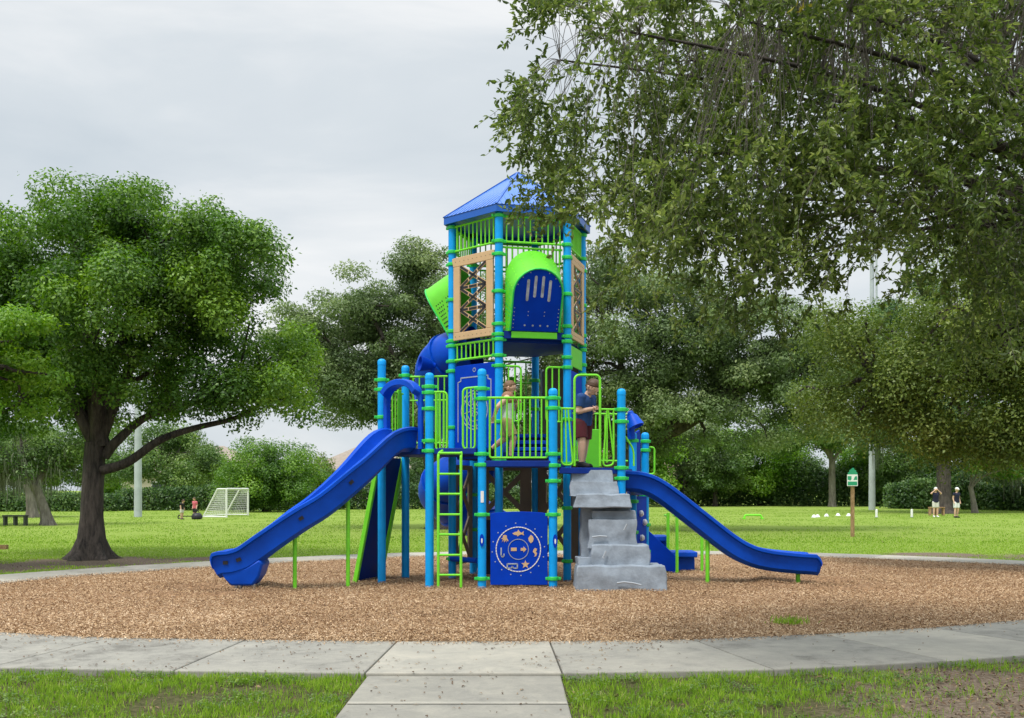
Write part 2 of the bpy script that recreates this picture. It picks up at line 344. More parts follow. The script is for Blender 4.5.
def concrete_material(dk=1.0):
    m, nt, out = new_mat('concrete')
    tc = N(nt, 'TexCoord'); P = tc.outputs['Object']
    at = N(nt, 'Attribute', attribute_name='rnd')
    n1 = N(nt, 'TexNoise', Scale=1.3, Detail=6.0, Roughness=0.65); L(nt, P, n1.inputs['Vector'])
    n2 = N(nt, 'TexNoise', Scale=70.0, Detail=3.0, Roughness=0.8); L(nt, P, n2.inputs['Vector'])
    nb_ = N(nt, 'TexNoise', Scale=4.0, Detail=8.0, Roughness=0.72, Distortion=0.8); L(nt, P, nb_.inputs['Vector'])
    s0 = N(nt, 'Math', operation='MULTIPLY'); L(nt, nb_.outputs['Fac'], s0.inputs[0]); s0.inputs[1].default_value = 0.55
    s = N(nt, 'Math', operation='MULTIPLY_ADD'); L(nt, n1.outputs['Fac'], s.inputs[0]); L(nt, s0.outputs[0], s.inputs[2]); s.inputs[1].default_value = 0.50
    t = N(nt, 'Math', operation='MULTIPLY_ADD'); L(nt, n2.outputs['Fac'], t.inputs[0]); t.inputs[1].default_value = 0.3; L(nt, s.outputs[0], t.inputs[2])
    u = N(nt, 'Math', operation='MULTIPLY_ADD'); L(nt, at.outputs['Fac'], u.inputs[0]); u.inputs[1].default_value = 0.30; L(nt, t.outputs[0], u.inputs[2])
    r = ramp(nt, [(p_, [q_ * dk for q_ in c_]) for p_, c_ in [(0.56, (0.135, 0.126, 0.106)), (0.69, (0.255, 0.244, 0.212)), (0.84, (0.325, 0.308, 0.262)), (1.0, (0.41, 0.38, 0.315))]]); L(nt, u.outputs[0], r.inputs['Fac'])
    b = N(nt, 'BsdfPrincipled', Roughness=0.85); L(nt, r.outputs['Color'], b.inputs['Base Color'])
    bp = N(nt, 'Bump', Strength=0.25, Distance=0.006); L(nt, n2.outputs['Fac'], bp.inputs['Height']); L(nt, bp.outputs[0], b.inputs['Normal'])
    L(nt, b.outputs[0], out.inputs['Surface']); return m
M['lawn'] = lawn_material(); M['concrete'] = concrete_material(); M['concrete_dark'] = concrete_material(.86)
M['mulch'] = surf('mulch_base', (0.30, 0.175, 0.088), 0.95, 0.5, 30, 0.8, 60)

# one ground sheet out past the houses
g = MB(); K = 60
g.add([(x, y, 0) for y in np.linspace(-60, 900, K) for x in np.linspace(-500, 500, K)], [(j * K + i, j * K + i + 1, (j + 1) * K + i + 1, (j + 1) * K + i) for j in range(K - 1) for i in range(K - 1)])
structure(g.build('lawn', 'lawn', smooth=0))

# mulch bed: a polar sheet inside the ring path, gently uneven
def hollow(x, y, cx, cy, r):
    d = math.hypot((x - cx), (y - cy) * .9) / r; return -0.05 * math.exp(-d * d) + 0.06 * math.exp(-((d - 1.5) ** 2) * 5)
def mz(x, y): return max(-.004, hollow(x, y, 4.75, 16.85, .55) + hollow(x, y, -4.3, 15.75, .5) + 0.026 + 0.020 * noise.noise(Vector((x * 0.9, y * 0.9, 0))) + 0.010 * noise.noise(Vector((x * 3, y * 3, 4))))
b = MB(); ring = inn[::2]; nr = len(ring); T = list(np.linspace(1.004, .03, 64))
vsx = []
for t in T:
    for p in ring:
        x, y = CX + (p.x - CX) * t, CY + (p.y - CY) * t; vsx.append((x, y, 0.012 + mz(x, y)))
vsx.append((CX, CY, 0.04)); fs = []
for j in range(len(T) - 1):
    for i in range(nr): fs.append((j * nr + i, j * nr + (i + 1) % nr, (j + 1) * nr + (i + 1) % nr, (j + 1) * nr + i))
for i in range(nr): fs.append(((len(T) - 1) * nr + i, (len(T) - 1) * nr + (i + 1) % nr, len(vsx) - 1))
b.add(vsx, fs); structure(b.build('mulch_ground', 'mulch', smooth=60))

def pick(n, x0, x1, y0, y1, ypow=1.0):
    x = rng.uniform(x0, x1, n); y = y0 + (y1 - y0) * rng.uniform(0, 1, n) ** ypow; return x, y
# wood chips lying on it
x, y = pick(950000, -9.5, 11.5, 9.9, 24.8, 1.9)
vis = (np.abs(x) < 0.50 * y + 0.6) & (dist_c(x, y) < R_IN(x, y) + 0.04 + 0.30 * rng.random(len(x)) ** 9)
x, y = x[vis], y[vis]; n = len(x)
z = np.array([mz(a, c) for a, c in zip(x, y)]) + 0.022 + rng.uniform(0, 0.022, n)
z = np.maximum(z, np.where(dist_c(x, y) > R_IN(x, y), 0.064, 0))
ang = rng.uniform(0, 2 * PI, n); tilt = rng.normal(0, 0.34, n)
ax = np.stack([np.cos(ang) * np.cos(tilt), np.sin(ang) * np.cos(tilt), np.sin(tilt)], 1)
nor = nrm(np.stack([rng.normal(0, .35, n), rng.normal(0, .35, n), np.ones(n)], 1)); sd_ = nrm(np.cross(nor, ax))
ln = rng.uniform(0.010, 0.038, n) / 2; wd = rng.uniform(0.004, 0.011, n) / 2
c = np.stack([x, y, z], 1); a_ = ax * ln[:, None]; s_ = sd_ * wd[:, None]
v = np.stack([c - a_ - s_, c + a_ - s_ * .6, c + a_ * .9 + s_, c - a_ + s_ * .8], 1).reshape(-1, 3)
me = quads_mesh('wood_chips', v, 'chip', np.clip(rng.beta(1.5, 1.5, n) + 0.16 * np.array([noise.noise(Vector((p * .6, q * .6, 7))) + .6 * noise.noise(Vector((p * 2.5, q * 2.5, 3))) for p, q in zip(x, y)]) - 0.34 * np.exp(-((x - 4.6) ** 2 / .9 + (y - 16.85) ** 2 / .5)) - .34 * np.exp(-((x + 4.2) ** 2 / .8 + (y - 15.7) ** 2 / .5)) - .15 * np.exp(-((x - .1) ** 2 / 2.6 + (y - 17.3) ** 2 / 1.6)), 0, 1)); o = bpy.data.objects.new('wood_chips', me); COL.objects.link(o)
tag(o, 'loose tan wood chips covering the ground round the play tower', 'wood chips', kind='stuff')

# concrete slabs: ring path cut by joints, plus the walkway coming in from the camera
def slabs(name, polys, top, th):
    bm = bmesh.new(); vals = []
    lay = bm.faces.layers.float.new('rnd')
    for poly in polys:
        val = random.random()
        vt = [bm.verts.new((p[0], p[1], top)) for p in poly]; vb = [bm.verts.new((p[0], p[1], top - th)) for p in poly]
        k = len(poly); fs = [bm.faces.new(vt)] + [bm.faces.new((vt[i], vb[i], vb[(i + 1) % k], vt[(i + 1) % k])) for i in range(k)]
        for f in fs: f[lay] = val
    bmesh.ops.recalc_face_normals(bm, faces=bm.faces)
    me = bpy.data.meshes.new(name); bm.to_mesh(me); bm.free(); me.materials.append(M['concrete'])
    o = bpy.data.objects.new(name, me); COL.objects.link(o)
    md = o.modifiers.new('Bevel', 'BEVEL'); md.width = 0.012; md.segments = 2; md.limit_method = 'ANGLE'; md.angle_limit = rad(50)
    return structure(o)
cum = [0]
for i in range(nm): cum.append(cum[-1] + (mid[(i + 1) % nm] - mid[i]).length)
i0 = min(range(nm), key=lambda i: (mid[i] - Vector((0.366, 9.47, 0))).length)
total = sum((mid[(i + 1) % nm] - mid[i]).length for i in range(nm)); step = total / round(total / 1.50) - 1e-4; polys = []; cur = [i0]; acc = 0
for k in range(1, nm + 1):
    acc += (mid[(i0 + k) % nm] - mid[(i0 + k - 1) % nm]).length
    if acc >= step or k == nm:
        if k < nm and k > nm - 8: continue
        cur.append(i0 + k); acc = acc - step
for a, e in zip(cur, cur[1:]):
    idx = list(range(a, e + 1)); sub = [idx[0], idx[-1]]
    pin = [inn[i % nm].copy() for i in sub]; pout = [oute[i % nm].copy() for i in sub]
    def trim(l):
        d = (l[1] - l[0]).normalized(); l[0] = l[0] + d * 0.006; d = (l[-2] - l[-1]).normalized(); l[-1] = l[-1] + d * 0.006
    trim(pin); trim(pout)
    polys.append([(p.x, p.y) for p in pout] + [(p.x, p.y) for p in reversed(pin)])
slabs('path', polys, 0.055, 0.12)
wl = []; ys = [8.545, 7.42, 6.20, 4.95, 3.6, 2.2, 0.8, -0.8, -2.4]
for a, e in zip(ys, ys[1:]):
    wl.append([(WALK[0], a), (WALK[1], a), (WALK[1], e + 0.012), (WALK[0], e + 0.012)])
wk = slabs('walkway', wl, 0.035, 0.1); wk.data.materials[0] = M['concrete_dark']
# smooth trowelled margins at the joints of the walkway and on the near rim of the ring path
wm = []
for yj in ys[1:-2]: wm.append([(WALK[0] + .01, yj + .075), (WALK[1] - .01, yj + .075), (WALK[1] - .01, yj + .004), (WALK[0] + .01, yj + .004)])
tm_ = slabs('trowelled_walkway', wm, 0.0385, 0.003); tm_.modifiers.clear()

# leaf litter on the concrete
x, y = pick(9000, -8, 9, 7, 12.5); ok = ((dist_c(x, y) > R_IN(x, y)) & (dist_c(x, y) < R_OUT(x, y)) & (rng.random(len(x)) < np.where(x < 1.4, .75, .16) * np.array([max(0.06, min(1, .5 + 1.6 * noise.noise(Vector((p * 1.3, q * 1.3, 21))))) for p, q in zip(x, y)]))) | ((x > WALK[0]) & (x < WALK[1]) & (y < 8.5) & (rng.random(len(x)) < .35))
x, y = x[ok], y[ok]; n = len(x); zz = np.where(y < 8.5, 0.039, 0.059)
ang = rng.uniform(0, 2 * PI, n)
v = leaf_quads(np.stack([x, y, zz], 1), np.stack([np.cos(ang), np.sin(ang), np.zeros(n) + .05], 1), np.tile([0, 0, 1.0], (n, 1)), rng.uniform(0.012, 0.060, n), rng.uniform(0.006, 0.020, n), 0.5)
o = bpy.data.objects.new('leaf_litter', quads_mesh('leaf_litter', v, 'litter', rng.random(n))); COL.objects.link(o)
tag(o, 'small dry brown leaves scattered on the concrete path', 'leaf litter', kind='stuff')

# grass blades
def dirt_at(x, y):
    d = np.zeros(len(x))
    for (a, c, r) in DIRT + SPOTS: d = np.maximum(d, np.clip((r - np.hypot(x - a, y - c)) / (r * .9), 0, 1))
    nz = np.array([noise.noise(Vector((p * 1.6, q * 1.6, 0))) + 0.5 * noise.noise(Vector((p * 4, q * 4, 3))) for p, q in zip(x, y)])
    return d + nz * 0.62
def blades(x, y, hmin, hmax, wmin, wmax, lean=0.5):
    n = len(x); hh = rng.uniform(hmin, hmax, n); ang = rng.uniform(0, 2 * PI, n); ln = np.abs(rng.normal(0, lean, n))
    ax = np.stack([np.cos(ang) * ln, np.sin(ang) * ln, np.ones(n)], 1); a2 = rng.uniform(0, 2 * PI, n)
    nor = np.stack([np.cos(a2), np.sin(a2), np.full(n, 0.15)], 1)
    return leaf_quads(np.stack([x, y, np.zeros(n)], 1), ax, nor, hh, rng.uniform(wmin, wmax, n), 0.6)
x, y = pick(230000, -5.6, 6.2, 6.7, 10.6)
ok = (dist_c(x, y) > R_OUT(x, y) - 0.01) & ~((x > WALK[0] - .01) & (x < WALK[1] + .01)) & (np.abs(x) < 0.5 * y + .4)
x, y = x[ok], y[ok]; d = dirt_at(x, y); clump = np.array([noise.noise(Vector((p * 5, q * 5, 9))) for p, q in zip(x, y)])
ok = (d + rng.normal(0, .20, len(x)) < 0.36) & (rng.random(len(x)) < 0.55 + clump * 1.1)
ok |= rng.random(len(x)) < 0.02
x, y, clump = x[ok], y[ok], clump[ok]
nb = len(x)
v1 = blades(x, y, 0.025, 0.085, 0.004, 0.009)
x2, y2 = pick(330000, -24, 24, 19, 38, 1.7)
ok = (dist_c(x2, y2) > R_OUT(x2, y2)) & (np.abs(x2) < 0.62 * y2 + 2) & (rng.random(len(x2)) < np.clip((37 - y2) / 9, 0, 1)); x2, y2 = x2[ok], y2[ok]
ok = dirt_at(x2, y2) + rng.normal(0, .1, len(x2)) < 0.42; x2, y2 = x2[ok], y2[ok]
v2 = blades(x2, y2, 0.025, 0.055, 0.008, 0.016, .8)
x3, y3 = pick(150000, -42, 42, 30, 80, 1.3); ok = (np.abs(x3) < .55 * y3 + 1) & (np.array([noise.noise(Vector((p * .35, q * .35, 2))) + .6 * noise.noise(Vector((p * 1.3, q * 1.3, 5))) for p, q in zip(x3, y3)]) > -.15); x3, y3 = x3[ok], y3[ok]
v3 = blades(x3, y3, 0.03, 0.07, 0.014, 0.03, .8); r3 = np.clip(rng.normal(0.42, .17, len(x3)), 0, 1)
r1 = np.clip(0.42 + 0.35 * np.repeat(1, nb) * clump + rng.normal(0, .17, nb), 0, 1); r2 = np.clip(rng.normal(0.52, .14, len(x2)), 0, 1)
o = bpy.data.objects.new('grass', quads_mesh('grass', np.concatenate([v1, v2, v3]), 'blade', np.concatenate([r1, r2, r3]))); COL.objects.link(o)
tag(o, 'short bright green grass blades beside the concrete path', 'grass', kind='stuff')
# twigs and dead leaves on the bare soil and the lawn
xd = np.concatenate([rng.uniform(2.4, 5.6, 2600), rng.uniform(-5.2, 5.5, 900), rng.uniform(-15, 15, 2500)]); yd = np.concatenate([rng.uniform(6.8, 10, 2600), rng.uniform(6.8, 8.6, 900), 20 + 16 * rng.random(2500) ** 1.6])
ok = (dist_c(xd, yd) > R_OUT(xd, yd) + .02) & ~((xd > WALK[0] - .02) & (xd < WALK[1] + .02)) ; ok[:2600] &= dirt_at(xd[:2600], yd[:2600]) > .25
xd, yd = xd[ok], yd[ok]; n = len(xd); ang = rng.uniform(0, 2 * PI, n)
v = leaf_quads(np.stack([xd, yd, rng.uniform(.008, .03, n)], 1), np.stack([np.cos(ang), np.sin(ang), rng.normal(0, .2, n)], 1), np.stack([rng.normal(0, .3, n), rng.normal(0, .3, n), np.ones(n)], 1), rng.uniform(.02, .07, n) , rng.uniform(.006, .022, n), .4)
o = bpy.data.objects.new('dead_leaves', quads_mesh('dead_leaves', v, 'litter', rng.random(n))); COL.objects.link(o)
tag(o, 'brown twigs and dead leaves on the bare soil and lawn', 'dead leaves', kind='stuff')
# broadleaf weeds among the grass
x, y = pick(16000, -5.4, 6, 6.8, 10.4); ok = (dist_c(x, y) > R_OUT(x, y) + .0) & ~((x > WALK[0] - .02) & (x < WALK[1] + .02)); x, y = x[ok], y[ok]
cl = np.array([noise.noise(Vector((p * 2.3, q * 2.3, 30))) for p, q in zip(x, y)]); ok = (cl > 0.08) & (dirt_at(x, y) < .6); x, y = x[ok], y[ok]
x = np.repeat(x, 4) + rng.normal(0, .012, 4 * len(x)); y = np.repeat(y, 4) + rng.normal(0, .012, len(x)); n = len(x); ang = rng.uniform(0, 2 * PI, n)
v = leaf_quads(np.stack([x, y, rng.uniform(0.01, .05, n)], 1), np.stack([np.cos(ang), np.sin(ang), rng.uniform(-.1, .6, n)], 1), np.stack([rng.normal(0, .3, n), rng.normal(0, .3, n), np.ones(n)], 1), rng.uniform(.015, .035, n), rng.uniform(.01, .02, n))
o = bpy.data.objects.new('weeds', quads_mesh('weeds', v, 'leaf_mid', rng.random(n))); COL.objects.link(o)
tag(o, 'low broad leafed weeds growing through the grass by the path', 'weeds', kind='stuff')
# a tuft of weed standing alone in the mulch
x0, y0 = X(788, 11.75), 11.75
n = 160; x = rng.normal(x0, .10, n); y = rng.normal(y0, .07, n)
v = blades(x, y, 0.05, 0.13, 0.006, 0.012, 0.9); v[:, 2] += 0.04
o = bpy.data.objects.new('weed_tuft', quads_mesh('weed_tuft', v, 'blade', np.clip(rng.normal(.45, .15, n), 0, 1))); COL.objects.link(o)
tag(o, 'single green weed tuft growing out of the wood chips near the path', 'weed')

# ------------------------------------------------------------------ the play tower
PL = thing('play_tower', 'tall blue and lime play tower with hexagonal roof, slides and grey rock steps', 'play tower', (0.1, 18.05, 0))
HC = Vector((0.1025, 18.05, 0)); HR = 1.11; PR = 0.0635
HV = {k: HC + Vector((math.cos(rad(a)), math.sin(rad(a)), 0)) * HR for k, a in dict(FL=254, FR=314, R=14, BR=74, BL=134, L=194).items()}
class Face:
    """one side of the tower: u along it, n outwards, z up"""
    def __init__(s, a, b):
        s.a, s.b = a.copy(), b.copy(); s.o = (a + b) / 2; s.ux = (b - a).normalized(); s.n = Vector((s.ux.y, -s.ux.x, 0))
        s.w = (b - a).length / 2 - PR - 0.01
    def p(s, u, z, off=0.0): return s.o + s.ux * u + s.n * off + Vector((0, 0, z))
UZ = Vector((0, 0, 1))
clamp_mb = None
CL_ME = None
def clamp_mesh():
    m = MB()
    m.lathe([(PR + .004, -.03), (PR + .016, -.026), (PR + .019, 0), (PR + .016, .026), (PR + .004, .03)], (0, 0, 0), n=18, caps=False)
    for s in (-1, 1):
        m.box((s * (PR + .03), 0, 0), (.045, .035, .045)); m.tube([(s * (PR + .032), -.024, 0), (s * (PR + .032), .024, 0)], .009, 6)
    return m
def add_clamp(post, x, y, z, rz):
    global CL_ME
    if CL_ME is None:
        o = clamp_mesh().build('clamp', 'clamp', None, 50, 0.004, 1); CL_ME = o.data
        o.location = (x, y, z); o.rotation_euler = (0, 0, rz); attach(o, post); return o
    o = bpy.data.objects.new('clamp', CL_ME); COL.objects.link(o); o.location = (x, y, z); o.rotation_euler = (0, 0, rz); attach(o, post)
    md = o.modifiers.new('Bevel', 'BEVEL'); md.width = 0.004; md.segments = 1; md.limit_method = 'ANGLE'
    return o
def post(x, y, top, clamps=(), rz=0.2, sticker=None, oval=None):
    m = MB(); r = PR
    m.lathe([(r, -.12), (r, top - .10), (r * 1.06, top - .098), (r * 1.06, top - .05), (r * .92, top - .022), (r * .6, top - .006), (r * .15, top)], (x, y, 0), n=24)
    o = m.build('post', 'cyan', PL, 40)
    for z in clamps: add_clamp(o, x, y, z, rz)
    return o
def bars(m, a, b, z0, z1, n, r=0.013, rail=0.017, top=True, bot=True):
    a = Vector(a); b = Vector(b)
    if top: m.tube([a + UZ * z1, b + UZ * z1], rail, 8)
    if bot: m.tube([a + UZ * z0, b + UZ * z0], rail, 8)
    for i in range(n):
        p = a.lerp(b, (i + .5) / n); m.tube([p + UZ * z0, p + UZ * z1], r, 8)
    return m

# tower posts
tz = [5.76, 5.36, 5.16, 4.58, 4.07, 3.91, 3.83, 3.58, 3.42]
post(*HV['FL'].xy, 5.84, tz + [2.55, 1.95, .30], .24); post(*HV['L'].xy, 5.84, tz + [2.5, 2.12, .36], 2.6)
post(*HV['FR'].xy, 5.84, tz + [2.6, 1.9, 1.2, .36], .8); post(*HV['R'].xy, 5.84, tz + [2.9, 2.3], 1.3)
post(*HV['BR'].xy, 5.84, [5.36, 5.16, 3.85, 3.4, 2.9, .8], .2); post(*HV['BL'].xy, 5.84, [5.36, 5.16, 3.85, 1.4, .8], .2)
# lower posts
A = Vector((-2.031, 17.0, 0)); B = Vector((-1.749, 17.9, 0)); C_ = Vector((-1.234, 16.3, 0)); E = Vector((-.446, 16.2, 0)); Fp = Vector((.61, 16.2, 0))
H = Vector((1.655, 16.5, 0)); I = Vector((1.95, 17.6, 0)); J = Vector((2.235, 18.3, 0))
post(A.x, A.y, 3.53, [3.2, 3.05, 2.62], .2); post(B.x, B.y, 3.53, [3.36], .5)
post(C_.x, C_.y, 3.24, [3.03, 2.94, 2.70, 2.22, 2.07], .15)
pE = post(E.x, E.y, 3.29, [2.99, 2.84, 2.02, 1.86, 1.12, .17], .05)
pF = post(Fp.x, Fp.y, 3.0, [2.85, 2.70, 2.02, 1.85, 1.62, 1.12, .17], .1)
pH = post(H.x, H.y, 3.02, [2.70, 2.52, 1.82, 1.66], .3); post(I.x, I.y, 2.42, [2.28, 1.7, 1.3, .8], .6); post(J.x, J.y, 2.45, [2.3, 2.15, 1.4, .9, .45], .6)
MB().box((E.x + .005, E.y - PR - .002, 1.385), (.045, .006, .17)).build('sticker', 'white', pE, 0)
def oval(x, y, z, rx, rz, par, dx=0.0):
    m = MB(); pts = [(rx * math.cos(t * PI / 12), rz * math.sin(t * PI / 12)) for t in range(24)]
    m.prism(pts, (x + dx, y, z), (1, 0, 0), UZ, .012); o = m.build('oval_badge', 'panel', par, 40)
    m = MB(); m.prism([(.012 * math.cos(t), .035 * math.sin(t) * (1.3 if t > 3 else 1)) for t in np.linspace(0, 2 * PI, 9)[:-1]], (x + dx, y - .002, z), (1, 0, 0), UZ, .012)
    m.build('badge_emblem', 'white', o, 0)
oval(E.x + .0, E.y - PR - .004, .74, .034, .095, pE); oval(Fp.x + .03, Fp.y - PR - .002, .73, .034, .10, pF)

# roof: six seamed sheets on a dark blue fascia
RR = 1.25; RZ0, RZ1, RAP = 5.80, 5.91, 6.73
def hexring(r, z): return [HC + Vector((math.cos(rad(14 + 60 * k)) * r, math.sin(rad(14 + 60 * k)) * r, z)) for k in range(6)]
m = MB(); m.loft([hexring(RR - .05, RZ1 + .0), hexring(RR + .012, RZ1 + .004), hexring(.03, RAP), hexring(.004, RAP + .012)])
roof = m.build('roof', 'roof', PL, 20)
m = MB(); m.loft([hexring(RR - .03, RZ0), hexring(RR, RZ0), hexring(RR, RZ1), hexring(RR - .03, RZ1), hexring(RR - .03, RZ0)], caps=False); m.build('fascia', 'fascia', roof, 0)
m = MB()
for k in range(6):
    a = hexring(RR + .012, RZ1 + .004)[k]; b = hexring(.03, RAP)[k]; m.beam(a + UZ * .004, b + UZ * .004, .035, .014)
for t in (0.80,):
    m.loft([[p.lerp(q, t) + UZ * d for p, q in zip(hexring(RR + .014, RZ1 + .004), hexring(.032, RAP + .002))] for d in (.001, .010)], caps=False)
m.build('ridge_strip', 'fascia', roof, 0)
m = MB()
for k in range(6):
    a, b = hexring(RR + .012, RZ1 + .004)[k], hexring(RR + .012, RZ1 + .004)[(k + 1) % 6]; ap = HC + UZ * RAP
    for i in range(1, 13):
        p = a.lerp(b, i / 13); f = 1 - abs(i / 13 - .5) * 2; q = p.lerp(ap, f * .96)
        mid_ = (a + b) / 2; d = (ap - mid_); q = p + d * f * .97
        m.beam(p + UZ * .003, q + UZ * .003, .012, .010)
m.build('roof_seam', 'roof', roof, 0)
m = MB()                                                    # open dark rafters and slotted soffit under the roof
for k in range(6):
    a = hexring(RR - .06, RZ0 + .06)[k]; b = hexring(.05, RAP - .12)[k]; m.beam(a, b, .05, .06)
for r_ in (1.02, .8, .6, .4):
    z_ = RZ1 - .03 + (RAP - RZ1) * (1 - r_ / 1.25); q = hexring(r_, z_ - .03)
    for k in range(6): m.beam(q[k], q[(k + 1) % 6], .03, .035)
m.build('rafter', 'dark', roof, 0)
m = MB()
m.box((HC.x, HC.y, 0), (0.001, .001, .001))

faces = {'front': Face(HV['FL'], HV['FR']), 'left': Face(HV['L'], HV['FL']), 'right': Face(HV['FR'], HV['R']), 'backleft': Face(HV['BL'], HV['L']), 'back': Face(HV['BR'], HV['BL']), 'backright': Face(HV['R'], HV['BR'])}
for k, f in faces.items():
    m = MB(); bars(m, f.p(-f.w, 0), f.p(f.w, 0), 5.36, 5.76, 10, .012, .018); m.build('bar_panel', 'lime', PL, 40)
for k in ('front', 'back', 'backright'):
    f = faces[k]; m = MB(); bars(m, f.p(-f.w, 0, -.03), f.p(f.w, 0, -.03), 3.98, 5.28, 10, .011, .018); m.build('bar_panel', 'lime', PL, 40)

def window_panel(f, z0, z1):
    wv = f.w - .012; m = MB(); off = 0.02
    tw, bw, sw = .15, .125, .155
    # frame: flared head, sill, two stiles
    m.prism([(-wv - .03, z1 - .05), (-wv + .0, z1 - tw), (wv, z1 - tw), (wv + .03, z1 - .05), (wv + .03, z1 - .01), (wv - .02, z1), (-wv + .02, z1), (-wv - .03, z1 - .01)], f.o, f.ux, UZ, .035, off)
    m.prism([(-wv, z0), (wv, z0), (wv, z0 + bw), (-wv, z0 + bw)], f.o, f.ux, UZ, .035, off)
    for s in (-1, 1): m.prism([(s * wv, z0 + bw), (s * wv, z1 - tw), (s * (wv - sw), z1 - tw), (s * (wv - sw), z0 + bw)][::s], f.o, f.ux, UZ, .034, off)
    fr = m.build('window_panel', 'tan', PL, 0, .008)
    iw = wv - sw; a, b = z0 + bw, z1 - tw; h = (b - a) / 3
    m = MB(); d = MB()
    def strip(u0, q0, u1, q1):
        P0, P1 = f.p(u0, q0, off + .0175), f.p(u1, q1, off + .0175); m.beam(P0, P1, .052, .018, f.n) if False else None
        v = (P1 - P0).normalized(); sd = v.cross(f.n).normalized()
        for hw, o0, o1, mm in ((.028, -.010, .010, m),):
            mm.add([p + sd * s_ * hw + f.n * o_ for p in (P0, P1) for o_ in (o0, o1) for s_ in (-1, 1)], [(0, 1, 3, 2), (4, 6, 7, 5), (0, 2, 6, 4), (1, 5, 7, 3), (0, 4, 5, 1), (2, 3, 7, 6)])
        n = 3
        for i in range(n):
            A0 = P0.lerp(P1, (i + .06) / n); A1 = P0.lerp(P1, (i + .94) / n)
            d.add([p + sd * s_ * .020 + f.n * o_ for p in (A0, A1) for o_ in (-.013, .013) for s_ in (-1, 1)], [(0, 1, 3, 2), (4, 6, 7, 5), (0, 2, 6, 4), (1, 5, 7, 3), (0, 4, 5, 1), (2, 3, 7, 6)])
    for i in range(3):
        strip(-iw, a + h * i, iw, a + h * (i + 1)); strip(-iw, a + h * (i + 1), iw, a + h * i)
        if i: strip(-iw, a + h * i, iw, a + h * i)
    m.build('lattice', 'tan', fr, 0); d.build('lattice_slot', 'dark', fr, 0)
    s = MB()
    for i in range(9):
        for zz in (z0 + .06, z1 - .07):
            u = -wv + .06 + (2 * wv - .12) * i / 8; s.lathe([(.008, 0), (.006, .006)], f.p(u, zz, off + .034), f.n, 6)
    s.build('bolt', 'brown', fr, 0)
window_panel(faces['left'], 3.90, 5.24); window_panel(faces['right'], 3.90, 5.24)
f = faces['left']
m = MB(); bars(m, f.p(-f.w, 0), f.p(f.w, 0), 3.59, 3.84, 9, .013, .020); m.build('bar_panel', 'lime', PL, 40)

def arc_pts(cx, cz, r, a0, a1, n): return [(cx + r * math.cos(a0 + (a1 - a0) * i / n), cz + r * math.sin(a0 + (a1 - a0) * i / n)) for i in range(n + 1)]
def line_strip(pts, hw, f, off, m, closed=False):
    """a flat raised line along 2-D points on a face"""
    k = len(pts)
    for i in range(k if closed else k - 1):
        a = Vector(pts[i]); b = Vector(pts[(i + 1) % k]); d = (b - a)
        if d.length < 1e-6: continue
        d.normalize(); s = Vector((-d.y, d.x)) * hw; a = a - d * hw * .5; b = b + d * hw * .5
        m.prism([tuple(a + s), tuple(a - s), tuple(b - s), tuple(b + s)], f.o, f.ux, UZ, .006, off)
def blue_panel(f, z0, z1, web=True, wv=None):
    wv = wv or f.w - .01; m = MB(); m.prism([(-wv, z0), (wv, z0), (wv, z1 - .03), (wv - .03, z1), (-wv + .03, z1), (-wv, z1 - .03)], f.o, f.ux, UZ, .03, -.015)
    pn = m.build('solid_panel', 'panel', PL, 0, .006)
    if web:
        m = MB(); x, a, b, q = wv - .08, z0 + .12, z1 - .2, .07
        pts = [(-x, a), (-x, b - q), (-x + q, b - q + .02), (-x + q, b), (x - q, b), (x - q, b - q + .02), (x, b - q), (x, a)]
        line_strip(pts, .009, f, .0135, m)
        cz = z0 + .62
        for r in (.10, .18, .26, .31): line_strip(arc_pts(0, cz, r, 0, 2 * PI, 28), .006 if r < .3 else .009, f, .0135, m)
        for k in range(8): line_strip([(.03 * math.cos(k * PI / 4 + .2), cz + .03 * math.sin(k * PI / 4 + .2)), (.31 * math.cos(k * PI / 4 + .2), cz + .31 * math.sin(k * PI / 4 + .2))], .006, f, .0145, m)
        line_strip(arc_pts(0, z1 - .09, .03, 0, 2 * PI, 12), .006, f, .0135, m)
        m.build('web_engraving', 'scratch', pn, 0)
    return pn
blue_panel(faces['left'], 2.14, 3.49)
f = faces['right']; blue_panel(f, 2.2, 3.40, False)
m = MB(); m.prism([(-f.w, 3.47), (f.w, 3.47), (f.w, 3.80), (-f.w, 3.80)], f.o, f.ux, UZ, .02, .0)
m.build('solid_panel', 'limep', PL, 0, .01)

